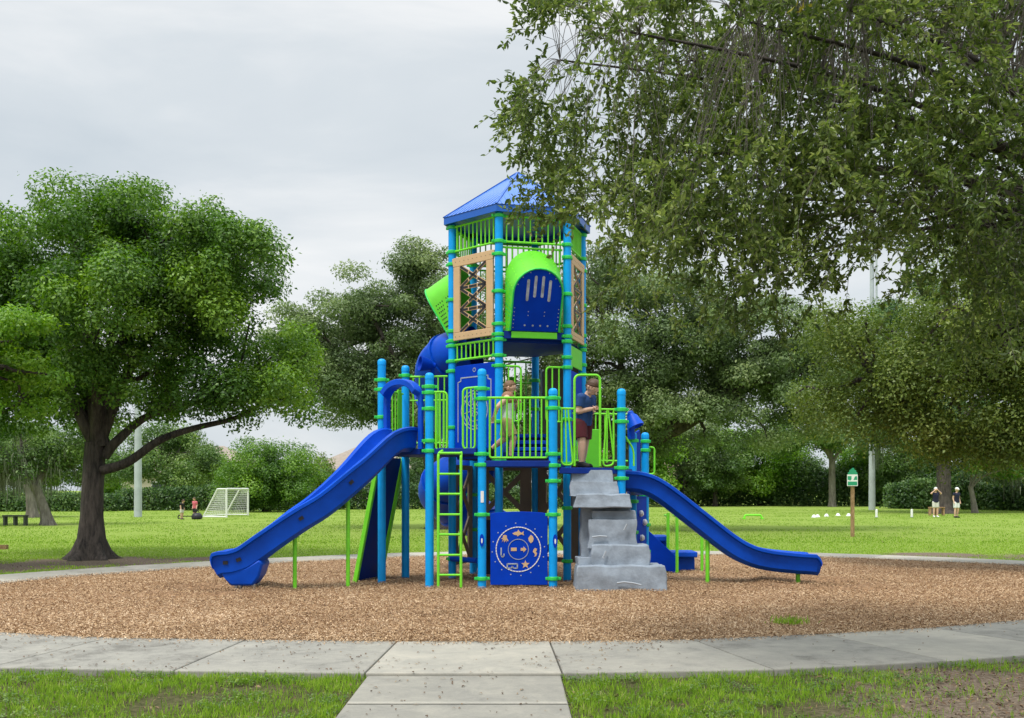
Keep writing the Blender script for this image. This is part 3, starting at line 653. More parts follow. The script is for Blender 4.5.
# climbing bubbles: lime shells that lean out of a tower side with a slanted outer panel
def bubble(f, blue=True, out=.42):
    n = 14
    def arch(hw, s0, s1): return [(-hw, s0), (-hw, s0 + (s1 - s0) * .5)] + [(hw * math.cos(PI - PI * i / n), s1 + hw * math.sin(PI - PI * i / n)) for i in range(n + 1)] + [(hw, s0 + (s1 - s0) * .5), (hw, s0)]
    wall = arch(.455, 3.95, 4.79); pa = arch(.395, 0.0, .60)
    b0, b1 = Vector((.07, 3.97)), Vector((out, 4.88)); dv = (b1 - b0); Ls = dv.length; dv = dv / Ls; sc = Ls / .995
    def wp(p, e=0): return f.p(p[0], p[1], .0 + e)
    def pp(p, e=0):
        q = b0 + dv * p[1] * sc; nn = Vector((dv.y, -dv.x)); q = q + nn * e; return f.p(p[0], q.y, q.x)
    m = MB(); cw = [wp(p) for p in wall]; cp = [pp(p) for p in pa]
    inn_w = [wp((p[0] * .95, 3.95 + (p[1] - 3.95) * .97)) for p in wall]; inn_p = [pp((p[0] * .94, p[1] * .97)) for p in pa]
    midr = [a.lerp(b, .5) for a, b in zip(cw, cp)]
    k = len(cw); vsx = cw + midr + cp + inn_p + inn_w; fs = []
    for r_ in range(4):
        for i in range(k - 1): fs.append((r_ * k + i, r_ * k + i + 1, (r_ + 1) * k + i + 1, (r_ + 1) * k + i))
    m.add(vsx, fs); sh = m.build('climbing_bubble', 'limep', PL, 50)
    rim = MB(); rim.tube([pp(p, .012) for p in pa], .014, 8); rim.build('bubble_rim', 'clamp', sh, 50)
    # rows of round perforations and slits on the shell
    d = MB(); s_ = MB()
    for i in range(k - 1):
        for j, t in enumerate(np.linspace(.12, .86, 9)):
            a = cw[i].lerp(cp[i], t); b = cw[i + 1].lerp(cp[i + 1], t); edge = (b - a).length
            nn = (b - a).cross(cp[i] - cw[i]); 
            if nn.length < 1e-6: continue
            nn.normalize(); cen = (a + b) / 2; 
            if nn.dot(cen - f.p(0, 4.5, .1)) < 0: nn = -nn
            if i in (0, 1, k - 2, k - 3):
                for q in range(3 if edge < .3 else 5):
                    if (j == 4): continue
                    c = a.lerp(b, (q + .5) / (3 if edge < .3 else 5)); d.lathe([(.011, -.004), (.011, .002)], c, nn, 8)
            elif blue and i % 2 == 0 and j % 2 == 0:
                t2 = t + .10; a2 = cw[i].lerp(cp[i], t2).lerp(cw[i + 1].lerp(cp[i + 1], t2), .5); s_.beam(cen + nn * .001, a2 + nn * .001, .012, .006, nn)
    d.build('perforation', 'dark' if not blue else 'clamp', sh, 0); s_.build('slit', 'lime', sh, 0)
    m = MB(); m.add([pp((p[0] * .96, p[1] * .985), e) for e in (-.012, .008) for p in pa], [tuple(range(k)), tuple(range(k, 2 * k))] + [(i, (i + 1) % k, (i + 1) % k + k, i + k) for i in range(k)])
    pn = m.build('bubble_panel', 'panel' if blue else 'limep', sh, 0)
    if blue:
        for i, (u, a, b) in enumerate([(-.17, .50, .80), (-.055, .56, .86), (.065, .56, .86), (.18, .50, .80)]):
            m = MB(); w_ = .022; q = [(u - w_, a), (u + w_, a), (u + w_, b), (u - w_, b)]; q = arc_pts(u, a, w_, PI, 2 * PI, 6) + arc_pts(u, b, w_, 0, PI, 6)
            m.add([pp(p, e) for e in (-.014, .0105) for p in q], [tuple(range(len(q))), tuple(range(len(q), 2 * len(q)))] + [(i2, (i2 + 1) % len(q), (i2 + 1) % len(q) + len(q), i2 + len(q)) for i2 in range(len(q))])
            m.build('clear_slot', 'lens', pn, 0)
        m = MB()
        for i in range(9):
            for s in (-1, 1):
                t = i / 8; q = (s * .355, .05 + t * .5) if i < 6 else (s * .36 * math.cos((i - 5) * .38), .6 + .36 * math.sin((i - 5) * .38)); m.lathe([(.009, 0), (.009, .012)], pp(q), pp((0, .5), 1) - pp((0, .5), 0), 6)
        for u in (-.13, .13):
            for a in (.25, .31): m.lathe([(.009, 0), (.009, .012)], pp((u, a)), pp((0, .5), 1) - pp((0, .5), 0), 6)
        for u in (-.17, -.04, .08, .2): m.lathe([(.016, 0), (.016, .011)], pp((u, .09)), pp((0, .5), 1) - pp((0, .5), 0), 8)
        m.build('bolt', 'scratch', pn, 0)
bubble(faces['front'], True); bubble(faces['backleft'], False, .62)

# floors
def floor(pts, z0, z1, name='deck'):
    m = MB(); m.prism([(p.x, p.y) for p in pts], (0, 0, z0), (1, 0, 0), (0, 1, 0), z1 - z0); return m.build(name, 'deck', PL, 0, .008)
hexin = [HC + (v - HC) * .93 for v in (HV['FL'], HV['FR'], HV['R'], HV['BR'], HV['BL'], HV['L'])]
floor(hexin, 3.80, 3.89); floor(hexin, 1.98, 2.08)
g_ = .02
floor([E + Vector((.0, -.05, 0)), Fp + Vector((0, -.05, 0)), HV['FR'] + Vector((-.06, -.12, 0)), HV['FL'] + Vector((0, -.07, 0))], 1.83, 1.92)
floor([A, C_ + Vector((0, -.02, 0)), E + Vector((-.09, -.02, 0)), HV['FL'] + Vector((-.10, -.02, 0)), HV['L'] + Vector((-.03, 0, 0)), B], 2.02, 2.11)
floor([Fp + Vector((.09, 0, 0)), H, I, HV['FR'] + Vector((.09, -.04, 0))], 1.73, 1.82)
floor([H + Vector((.09, .05, 0)), H + Vector((.2, .55, 0)), J + Vector((.05, -.05, 0)), I + Vector((.08, 0, 0))], 1.40, 1.47)
f = faces['front']
m = MB(); m.prism([(-.37, 3.855), (.37, 3.855), (.37, 3.955), (-.37, 3.955)], f.o, f.ux, UZ, .03, .04); m.build('edge_strip', 'limep', PL, 0, .006)
m = MB(); m.prism([(-.49, 3.845), (.49, 3.845), (.49, 3.965), (-.49, 3.965)], f.o, f.ux, UZ, .028, .008); m.build('edge_strip', 'deck', PL, 0, .006)
# steps inside the tower
for i in range(3):
    m = MB(); m.box((.25 + .0 * i, 17.35 + .3 * i, 2.10 + .12 * i + .03), (.62, .28, .06)); m.box((.25, 17.48 + .3 * i, 2.10 + .12 * i - .02), (.60, .02, .06)); m.build('inner_step', 'slide', PL, 0, .01)

# inside of the tower, seen under the top floor
f = faces['back']; m = MB(); bars(m, f.p(-f.w, 0), f.p(f.w, 0), 2.35, 3.72, 5, .014, .02)
for z in (3.0, 3.35): m.tube([f.p(-f.w, z), f.p(f.w, z)], .016, 8)
m.build('bar_panel', 'lime', PL, 40)
m = MB(); m.prism([(-.2, 2.12), (-.04, 2.12), (-.04, 3.45), (-.2, 3.45)], f.o, f.ux, UZ, .03, -.06); m.build('solid_panel', 'limep', PL, 0, .008)
f = faces['backright']; m = MB(); m.prism([(-.49, 2.2), (.36, 2.2), (.36, 3.55), (-.49, 3.68)], f.o, f.ux, UZ, .03, -.02); pn = m.build('solid_panel', 'brown', PL, 0, .008)
m = MB(); m.prism([(.36, 3.58), (.40, 3.58), (.40, 2.2), (.36, 2.2)], f.o, f.ux, UZ, .05, -.03); m.build('panel_edge', 'scratch', pn, 0)
def lattice_panel(f, z0, z1):
    m = MB(); wv = f.w
    for s in (-1, 1): m.prism([(s * wv, z0), (s * wv, z1), (s * (wv - .20), z1), (s * (wv - .20), z0)][::s], f.o, f.ux, UZ, .03, -.01)
    for z in (z0, z1 - .08): m.prism([(-wv + .1, z), (wv - .1, z), (wv - .1, z + .08), (-wv + .1, z + .08)], f.o, f.ux, UZ, .03, -.011)
    h = (z1 - z0 - .16) / 2
    for i in range(2):
        a, b = z0 + .08 + h * i, z0 + .08 + h * (i + 1)
        for s in (-1, 1):
            P0, P1 = f.p(-s * (wv - .1), a, .0 + .004 * s), f.p(s * (wv - .1), b, .004 * s); m.beam(P0, P1, .026, .085, f.n.cross((P1 - P0).normalized()))
    m.build('timber_panel', 'brown', PL, 0)
lattice_panel(faces['back'], .25, 1.9); lattice_panel(faces['backright'], .25, 1.9); lattice_panel(faces['backleft'], .25, 1.9)
m = MB(); m.prism([(-.5, .12), (.5, .12), (.5, 1.02), (-.5, 1.02)], faces['back'].o, faces['back'].ux, UZ, .03, .25); m.build('play_panel', 'dark', PL, 0, .01)
m = MB(); m.prism([(-.3, .12), (.3, .12), (.3, 1.0), (-.3, 1.0)], faces['left'].o, faces['left'].ux, UZ, .03, -.35); m.build('play_panel', 'dark', PL, 0, .01)
m = MB(); m.tube([(-.98, 17.7, .37), (-.55, 17.2, .37)], .045, 10); m.build('balance_bar', 'slide', PL, 40)

# lime guard rails and grab loops (points measured in the photograph, at the railing's own distance)
def loop(pts, inner=(), r=.017, rr=.07, name='guard_rail'):
    m = MB(); m.tube(fillet(pts, rr), r, 8)
    for a, b in inner: m.tube([a, b], .0125, 8)
    return m.build(name, 'lime', PL, 50)
# girl's platform front
m = MB(); a, b = E + Vector((.06, 0, 0)), Fp - Vector((.06, 0, 0)); m.tube([E + UZ * 2.855, Fp + UZ * 2.855], .019, 8)
pts = [E + Vector((.115, 0, 2.84)), E + Vector((.115, 0, 1.965)), Fp + Vector((-.085, 0, 1.965)), Fp + Vector((-.085, 0, 2.84))]
m.tube(fillet(pts, .04), .016, 8)
for i in range(1, 10):
    p = pts[1].lerp(pts[2], i / 10); m.tube([Vector((p.x, p.y, 1.965)), Vector((p.x, p.y, 2.85))], .0125, 8)
m.build('guard_rail', 'lime', PL, 50)
Yc = 16.28
def q(px, py, Y=Yc): return W(px, py, Y)
loop([q(430, 392), q(447, 392), q(447, 450.5), q(436, 450.5), q(436, 392)], [(q(440, 392), q(440, 450)), (q(443.5, 392), q(443.5, 450))])
loop([q(480, 387, 16.22), q(463, 388.5, 16.22), q(463, 449, 16.22), q(475, 449, 16.22), q(475, 388, 16.22)], [(q(467, 388, 16.22), q(467, 449, 16.22)), (q(471, 388, 16.22), q(471, 449, 16.22))])
f = faces['front']
loop([f.p(-.5, 3.42), f.p(-.20, 3.42), f.p(-.20, 2.56), f.p(-.48, 2.56)], [(f.p(-.4, 3.42), f.p(-.4, 2.56)), (f.p(-.3, 3.42), f.p(-.3, 2.56))])
loop([f.p(.5, 3.42), f.p(.21, 3.42), f.p(.21, 2.56), f.p(.48, 2.56)], [(f.p(.42, 3.42), f.p(.42, 2.56)), (f.p(.31, 3.42), f.p(.31, 2.56))])
# tall arch and side loops in front of the boy
d = (H - Fp).normalized(); o_ = Fp
def fh(t, z, off=0): return o_ + d * t + UZ * z + Vector((d.y, -d.x, 0)) * off
tx = lambda px: ((px - 512) * 16.3 / F - Fp.x) / (d.x - d.y * (px - 512) / F) if False else ((px - 512) / F * Fp.y - Fp.x) / (d.x - d.y * (px - 512) / F)
zz = lambda py, t: Z(py, (o_ + d * t).y)
t1, t2 = tx(574.5), tx(600)
loop([fh(t1, zz(466, t1)), fh(t1, zz(375, t1)), fh(t2, zz(375, t2)), fh(t2, zz(466, t2))], rr=.09, r=.019)
ta, tb, tc_ = tx(561.5), tx(568), tx(573)
loop([fh(.05, 2.70), fh(t1, 2.70)], r=.016)
loop([fh(ta, 2.70), fh(ta, 1.86), fh(tc_, 1.86), fh(tb, 2.70)], [(fh(ta + .06, 2.70), fh(ta + .08, 1.87))], r=.014)
ta, tb, tc_, td = tx(602), tx(607), tx(613.5), tx(610)
loop([fh(t2, 2.70), fh(1.04, 2.70)], r=.016)
loop([fh(tc_, 2.70), fh(tc_, 1.86), fh(tx(603), 1.84), fh(tb, 2.70)][::1], [(fh(tb, 2.7), fh(tb, 1.9)), (fh(td - .03, 2.7), fh(tc_, 1.98))], r=.014)
# side of the boy's platform, towards the tower and the far side
m = MB(); bars(m, I.lerp(HV['FR'], .08), I.lerp(HV['FR'], .92), 1.95, 2.7, 6, .012, .017); m.build('guard_rail', 'lime', PL, 50)
m = MB(); m.prism([(-.12, 1.84), (.12, 1.84), (.12, 2.45), (-.12, 2.45)], I.lerp(HV['FR'], .62) + Vector((0, -.05, 0)), (HV['FR'] - I).normalized() * -1, UZ, .02); m.build('solid_panel', 'limep', PL, 0, .01)
# rails round the left platform
m = MB(); bars(m, A.lerp(B, .12), A.lerp(B, .88), 2.3, 3.05, 6, .013, .017); m.build('guard_rail', 'lime', PL, 50)
m = MB(); bars(m, B.lerp(HV['L'], .1), B.lerp(HV['L'], .9), 2.25, 3.34, 6, .012, .017); m.tube([B.lerp(HV['L'], .1) + UZ * 2.95, B.lerp(HV['L'], .9) + UZ * 2.95], .014, 8); m.build('guard_rail', 'lime', PL, 50)
m = MB(); m.prism([(-.07, 2.15), (.06, 2.15), (.06, 3.1), (-.07, 3.1)], A.lerp(B, .7), (B - A).normalized(), UZ, .03); m.build('solid_panel', 'limep', PL, 0, .01)
for x0 in (A.lerp(C_, .10), A.lerp(C_, .90)):
    pass
# small loop by the far right posts
loop([J + Vector((.05, 0, 2.2)), J + Vector((.16, .02, 2.2)), J + Vector((.16, .02, 1.75)), J + Vector((.05, 0, 1.75))])
loop([H + Vector((.06, .03, 2.3)), H + Vector((.20, .1, 2.1)), H + Vector((.20, .1, 1.85))], rr=.1, r=.015)

# rung ladder up to the left platform
m = MB(); yl = 16.12
xl, xr = X(438.3, yl), X(461, yl)
for x in (xl, xr): m.tube(fillet([(x, yl, -.1), (x, yl, 2.0), (x, yl + .14, 2.06)] if x == xr else [(x, yl, -.1), (x, yl, 2.02), (x + .05, yl + .14, 2.07)], .06), .021, 10)
for py in (474, 494, 514.5, 534.5, 555, 575): m.tube([(xl, yl, Z(py, yl)), (xr, yl, Z(py, yl))], .017, 8)
m.tube([(xl, yl + .005, 2.03), (xr, yl + .005, 2.03)], .019, 8)
m.build('ladder', 'lime', PL, 50)

# sea picture panel under the girl's platform
f = Face(E, Fp); zt, zb = 1.165, .075; wv = .425; cxu = .022
m = MB(); m.prism([(-wv + cxu, zb), (wv + cxu, zb), (wv + cxu, zt - .035)] + [(cxu + wv * math.cos(t), zt - .035 + .035 * math.sin(t)) for t in np.linspace(.3, PI - .3, 8)] + [(-wv + cxu, zt - .035)], f.o, f.ux, UZ, .035, -.015)
sp_ = m.build('sea_panel', 'panel', PL, 0, .006)
cz = .605; ic = cxu - .01
m = MB(); line_strip(arc_pts(ic, cz, .33, 0, 2 * PI, 48), .007, f, .0195, m); m.build('dial_ring', 'white', sp_, 0)
m = MB(); line_strip(arc_pts(ic, cz, .15, 0, 2 * PI, 36), .005, f, .0195, m)
for k in range(16):
    a = k * PI / 8 + .1; m.prism([(ic + .39 * math.cos(a) + .010 * math.cos(b), cz + .39 * math.sin(a) + .010 * math.sin(b)) for b in np.linspace(0, 2 * PI, 7)[:-1]], f.o, f.ux, UZ, .005, .02)
m.build('dial_mark', 'scratch', sp_, 0)
def icon(pts, dx, dy, s=1.0, mat='tan', closed=True):
    m = MB()
    if closed: m.prism([(ic + dx + p[0] * s, cz + dy + p[1] * s) for p in pts], f.o, f.ux, UZ, .006, .0195)
    else: line_strip([(ic + dx + p[0] * s, cz + dy + p[1] * s) for p in pts], .009, f, .0195, m)
    m.build('sea_icon', mat, sp_, 0)
icon([(-.09, .0), (-.05, .022), (-.015, .028), (.0, .06), (.02, .026), (.05, .01), (.08, .035), (.075, 0), (.085, -.03), (.05, -.012), (.01, -.025), (-.01, -.045), (-.02, -.025), (-.06, -.02)], 0, .235)      # shark
icon([(.0, .07), (.03, .05), (.042, .01), (.03, -.03), (.0, -.055), (-.03, -.02), (-.038, .02)], .185, .145)                    # shell
icon([(.0, .06), (.03, .05), (.028, .02), (.012, .01), (.034, -.02), (.02, -.06), (-.012, -.07), (.005, -.045), (-.01, -.015), (-.03, .0), (-.02, .035)], .245, -.04)  # seahorse
icon([(.065 * (1 if k % 2 == 0 else .42) * math.cos(PI / 2 + k * PI / 5), .065 * (1 if k % 2 == 0 else .42) * math.sin(PI / 2 + k * PI / 5)) for k in range(10)], .105, -.225)   # starfish
icon([(0, .07), (0, -.04), (.018, -.065), (.04, -.05), (.042, -.02)], -.255, -.05, 1, 'scratch', False)                          # hook
icon([(0, .06), (.028, .05), (.03, .015), (.055, -.03), (.04, -.035), (.02, -.01), (.025, -.055), (.005, -.02), (-.01, -.055), (-.018, -.012), (-.045, -.05), (-.028, .0), (-.06, .0), (-.03, .02), (-.028, .05)], -.20, .155)    # octopus
icon([(-.075, .03), (.075, .03), (.075, -.035), (.02, -.035), (.0, -.01), (-.02, -.035), (-.075, -.035), (-.075, .03)], -.09, -.245, 1, 'scratch', False)   # diving mask
icon([(-.045, .025), (.04, .025), (.04, -.025), (-.045, -.025)], -.065, .0)
icon([(-.04, .02), (.0, .02), (.0, .045), (.045, 0), (.0, -.045), (.0, -.02), (-.04, -.02)], .075, .0)
f = faces['left']

# ---------------- slides
def u_profile(a, h, t=.035, under=.07):
    return [(-a - .075, h - .03), (-a - .075, h + .012), (-a - .01, h + .022), (-a + .03, h), (-a + .05, .09), (-a + .11, .02), (0, 0), (a - .11, .02), (a - .05, .09), (a - .03, h), (a + .01, h + .022), (a + .075, h + .012), (a + .075, h - .03), (a + .02, h - .05), (a - .01, -.01), (a - .10, -under), (-a + .10, -under), (-a + .01, -.01), (-a - .02, h - .05)]
def chute(path, a, hs, name, n=6):
    pts = spline(path, n); m = MB(); rings = []; k = len(pts)
    for i, p in enumerate(pts):
        t = (pts[min(i + 1, k - 1)] - pts[max(i - 1, 0)]).normalized(); s = t.cross(UZ).normalized(); u = s.cross(t).normalized()
        h = np.interp(i / (k - 1), [0, 1], hs) if not callable(hs) else hs(i / (k - 1))
        rings.append([p + s * x + u * y for x, y in u_profile(a, h)])
    m.loft(rings); o = m.build(name, 'slide', PL, 45); return o, pts
SL, sp1 = chute([(-1.66, 16.68, 2.13), (-1.84, 16.47, 2.09), (-2.22, 16.2, 1.66), (-2.70, 15.98, 1.20), (-3.08, 15.86, .93), (-3.44, 15.79, .66), (-3.76, 15.76, .42), (-3.98, 15.75, .335), (-4.12, 15.75, .32), (-4.20, 15.75, .29)], .27, lambda t: .28 if t < .93 else .28 - (t - .93) * 2.2, 'slide')
m = MB(); e = Vector((-4.20, 15.75, .32))
m.loft([[e + Vector((dx, s * .325, dz)) for dx, s, dz in ((.02, -1, .29), (.02, 1, .29), (-.03, 1, .27), (-.03, -1, .27))], [e + Vector((dx, s * .30, dz)) for dx, s, dz in ((.10, -1, -.06), (.10, 1, -.06), (-.09, 1, .06), (-.09, -1, .06))]])
o = MB(); prof = [(-4.19, .36), (-4.10, .22), (-4.02, .12), (-3.70, .12), (-3.60, .26), (-3.55, .44), (-3.6, .50), (-3.80, .38)]
yc = [15.78 + .0 * p[0] for p in prof]
o.loft([[Vector((x, 15.76 - hw_ * (1 if z > .3 else .86), z)) for x, z in prof] if k_ == 0 else [Vector((x, 15.76 + hw_ * (1 if z > .3 else .86), z)) for x, z in prof] for k_, hw_ in ((0, .255), (1, .255))])
o.build('slide_foot', 'slide', SL, 30, .03)
m = MB()
for x in (-3.95, -3.70): m.tube([(x, 15.62, .14), (x, 15.62, -.1)], .025, 8); m.tube([(x, 15.9, .14), (x, 15.9, -.1)], .025, 8)
m.build('slide_anchor', 'steel', SL, 40)
for px, z1 in ((294.8, .80), (348, 1.36)):
    y_ = 15.86 if px < 320 else 16.12
    m = MB(); m.tube([(X(px, y_), y_, -.05), (X(px, y_), y_, z1)], .030, 10); m.box((X(px, y_), y_, z1), (.06, .34, .03)); m.build('slide_support', 'lime', SL, 40)
for k_ in (14, 23, 38, 45):                                # hand-hold slots moulded into the near wall
    p = sp1[k_]; t = (sp1[k_ + 1] - sp1[k_ - 1]).normalized(); s_ = t.cross(UZ).normalized(); u_ = s_.cross(t).normalized(); c_ = p - s_ * .285 + u_ * .13
    m = MB(); m.beam(c_ - t * .035, c_ + t * .035, .012, .05, s_.cross(t)); m.build('wall_slot', 'dark', SL, 0)
# hood over the slide's mouth
f = Face(A, C_); n = 16
def arch(hw, z0, zs, rr): return [(-hw, z0)] + [(hw * math.cos(PI - PI * i / n), zs + rr * math.sin(PI - PI * i / n)) for i in range(n + 1)] + [(hw, z0)]
oa, ia = arch(.425, 2.10, 2.88, .29), arch(.345, 2.10, 2.84, .235)
m = MB(); k = len(oa)
vsx = [f.p(u, z, .02 + .0) for u, z in oa] + [f.p(u, z, .17 if 2 < i < k - 3 else .07) for i, (u, z) in enumerate(oa)] + [f.p(u, z, .17 if 2 < i < k - 3 else .07) for i, (u, z) in enumerate(ia)] + [f.p(u, z, -.02) for u, z in ia]
fs = []
for r_ in range(4):
    for i in range(k - 1): a0, b0 = r_ * k, ((r_ + 1) % 4) * k; fs.append((a0 + i, a0 + i + 1, b0 + i + 1, b0 + i))
m.add(vsx, fs); m.build('slide_hood', 'slide', PL, 45, .012)
# straight slide on the right
SR, sp2 = chute([(1.73, 17.05, 1.53), (2.02, 17.04, 1.50), (2.30, 17.03, 1.36), (2.80, 17.01, .975), (3.30, 16.99, .585), (3.60, 16.98, .41), (3.92, 16.97, .315), (4.35, 16.96, .265), (4.58, 16.95, .25), (4.72, 16.95, .235)], .25, lambda t: .235 if t < .93 else .235 - (t - .93) * 1.6, 'slide')
y_ = 16.96; m = MB(); m.tube([(X(798, y_), y_, -.05), (X(798, y_), y_, .2)], .035, 10); m.build('slide_support', 'lime', SR, 40)
m = MB()
for y_ in (16.9, 17.15): m.tube([(3.03 + (y_ - 16.9) * .2, y_, -.05), (3.03 + (y_ - 16.9) * .2, y_, .72)], .03, 10)
m.build('slide_support', 'lime', SR, 40)
m = MB(); m.box((1.70, 17.05, 1.62), (.06, .62, .5)); 
# horn speaker of the talk tube on the far right post
hp = W(633, 420, 17.5)
m = MB(); m.lathe([(.03, .0), (.05, .02), (.045, .05), (.085, .10), (.115, .2), (.135, .27), (.12, .275), (.09, .20), (.02, .12)], hp + Vector((-.05, 0, .14)), Vector((.35, -.2, -.9)), 18); m.tube([hp + Vector((-.04, 0, .1)), hp + Vector((-.02, .05, -.3))], .06, 10)
m.build('talk_horn', 'slide', PL, 50)
hp = W(431, 369, 17.85); m = MB(); m.lathe([(.03, .0), (.05, .02), (.045, .05), (.085, .10), (.115, .2), (.135, .27), (.12, .275), (.09, .20), (.02, .12)], hp + Vector((.08, 0, .05)), Vector((-.8, -.3, .1)), 18); m.tube([hp + Vector((.02, .0, .02)), hp + Vector((.03, .02, -.35))], .035, 10)
m.build('talk_horn', 'panel', PL, 50)
# narrow blue panels beside the far right posts
m = MB(); m.prism([(0, 1.5), (.26, 1.5), (.26, 2.4), (.2, 2.47), (0, 2.42)], I + Vector((.04, .08, 0)), (J - I).normalized(), UZ, .03); m.build('solid_panel', 'panel', PL, 0, .01)
m = MB(); m.prism([(0, .1), (.62, .1), (.62, 1.38), (0, 1.38)], I + Vector((.04, .06, 0)), (J - I).normalized(), UZ, .03); pn = m.build('climbing_panel', 'panel', PL, 0, .01)
uxx = (J - I).normalized(); nn = Vector((uxx.y, -uxx.x, 0))
for u, z in ((.2, 1.1), (.42, .95), (.25, .7), (.45, .5), (.2, .35)):
    m = MB(); m.lathe([(.05, 0), (.055, .03), (.03, .06)], I + Vector((.04, .06, 0)) + uxx * u + nn * .03 + UZ * z, nn, 10); m.build('climbing_hold', 'white', pn, 40)
# low transfer steps behind, with lime hand rails
for i, (x0, x1, z) in enumerate(((2.35, 2.78, .62), (2.80, 3.28, .34))):
    m = MB(); m.box(((x0 + x1) / 2, 19.55, z), (x1 - x0, .6, .10)); m.box(((x0 + x1) / 2, 19.4, z / 2), (x1 - x0 - .06, .05, z - .1)); m.build('transfer_step', 'slide', PL, 0, .02)
m = MB(); m.prism([(2.28, .2), (2.92, .0), (2.92, .28), (2.28, .88)], (0, 19.15, 0), (1, 0, 0), UZ, .04); m.build('solid_panel', 'panel', PL, 0, .01)
for x, y, t in ((X(668, 19.2), 19.2, 1.08), (X(677, 19.0), 19.0, 1.08), (X(702, 19.3), 19.3, .8), (X(707, 19.6), 19.6, .75)):
    m = MB(); m.tube([(x, y, -.05), (x, y, t)], .028, 8); m.tube([(x, y, t - .05), (x, y + .4, t - .05)], .02, 8); m.build('hand_rail', 'lime', PL, 40)

# leaning climber between the two left posts
nA = Vector((-(B - A).y, (B - A).x, 0)).normalized()
tA, tB = A + nA * .05 + UZ * 2.0, B + nA * .05 + UZ * 2.0; bA, bB = A + nA * .47 + Vector((0, 0, -.05)), B + nA * .47 + Vector((0, 0, -.05))
m = MB(); m.add([bA.lerp(bB, .06), bA.lerp(bB, .94), tA.lerp(tB, .94), tA.lerp(tB, .06)] + [p + nA * .03 for p in (bA.lerp(bB, .06), bA.lerp(bB, .94), tA.lerp(tB, .94), tA.lerp(tB, .06))], [(0, 1, 2, 3), (7, 6, 5, 4), (0, 4, 5, 1), (1, 5, 6, 2), (2, 6, 7, 3), (3, 7, 4, 0)])
cw_ = m.build('climber_wall', 'deck', PL, 0)
m = MB()
for a, b in ((bA, tA), (bB, tB)): m.beam(a, b, .07, .07, nA)
for t in (.3, .6): m.tube([bA.lerp(tA, t) + nA * .03, bB.lerp(tB, t) + nA * .03], .02, 8)
m.build('climber_frame', 'lime', cw_, 0, .008)

# tube slide curling down behind the tower
path = [(-.62, 18.25, 3.84), (-.98, 18.40, 3.78), (-1.26, 18.75, 3.60), (-1.32, 19.3, 3.28)]
for k in range(0, 13):
    a = PI - k * PI / 4; path.append((-.82 + .5 * math.cos(a), 19.85 + .5 * math.sin(a), 3.05 - .2 * k))
path.append((-.9, 20.9, .5)) if False else None
pts = spline(path, 6); m = MB(); m.tube(pts, .39, 22, caps=False); m.tube(pts, .36, 22, caps=False)
ts = m.build('tube_slide', 'slide', PL, 60)
for i in range(8, len(pts) - 2, 12):
    m = MB(); t = (pts[i + 1] - pts[i - 1]).normalized(); m.lathe([(.392, -.03), (.420, -.028), (.420, .028), (.392, .03)], pts[i], t, 24, caps=False); m.build('tube_collar', 'slide', ts, 40)

# moulded grey rock steps
def rock(name, px0, px1, py0, py1, Yf, Yb, seed, par, taper=.03, flare=.02):
    x0, x1, zt, zb = X(px0, Yf), X(px1, Yf), Z(py0, Yf), Z(py1, Yf)
    bm = bmesh.new(); bmesh.ops.create_cube(bm, size=1.0)
    bmesh.ops.subdivide_edges(bm, edges=bm.edges[:], cuts=9, use_grid_fill=True)
    for v in bm.verts:
        u, w_, t = v.co.x + .5, v.co.y + .5, v.co.z + .5
        p = Vector((x0 + (x1 - x0) * u, Yf + (Yb - Yf) * w_, zb + (zt - zb) * t))
        c = (x0 + x1) / 2; p.x = c + (p.x - c) * (1 + flare * (1 - t) - taper * t)
        if w_ < .5: p.y += .05 * t
        q_ = p * 4.5 + Vector((seed * 7.1, 0, 0))
        nz = Vector((noise.noise(q_), noise.noise(q_ + Vector((31, 0, 0))), noise.noise(q_ + Vector((0, 57, 0)))))
        # facets: quantised noise gives the chiselled look of moulded rock
        p += nz * .020 + Vector((round(nz.x * 3) / 3, round(nz.y * 3) / 3, 0)) * .016
        v.co = p
    me = bpy.data.meshes.new(name); bm.to_mesh(me); bm.free(); me.materials.append(M['rock'])
    me.polygons.foreach_set('use_smooth', [True] * len(me.polygons)); me.set_sharp_from_angle(angle=rad(38))
    o = bpy.data.objects.new(name, me); COL.objects.link(o)
    if par is not None: attach(o, par)
    md = o.modifiers.new('Bevel', 'BEVEL'); md.width = .02; md.segments = 2; md.limit_method = 'ANGLE'; md.angle_limit = rad(45)
    return o
RK = rock('rock_climber', 581, 631, 505, 575, 16.22, 16.55, 1, PL)
for i, a in enumerate([(571, 613, 470, 483, 16.30, 16.62), (571, 618, 481.5, 496, 16.12, 16.6), (575, 632, 494, 508, 15.98, 16.5), (592, 636, 511, 530, 16.08, 16.4), (589, 637, 520, 548, 15.95, 16.4), (591, 650, 545, 570, 15.78, 16.4), (578, 594, 558, 580, 15.9, 16.4), (577, 667, 566, 593, 15.58, 16.4)]):
    rock('rock_step', *a, i + 3, RK)
for i, (pts_, Yf) in enumerate([([(592, 537), (600, 536), (607, 536.5)], 15.915), ([(617, 583), (624, 582), (633, 583), (641, 585)], 15.55), ([(606, 551), (603, 558)], 15.75), ([(627, 524), (624, 530)], 15.92)]):
    m = MB(); m.tube([W(a, b_, Yf) for a, b_ in pts_], .014, 6); m.build('rock_crease', 'scratch', RK, 50)

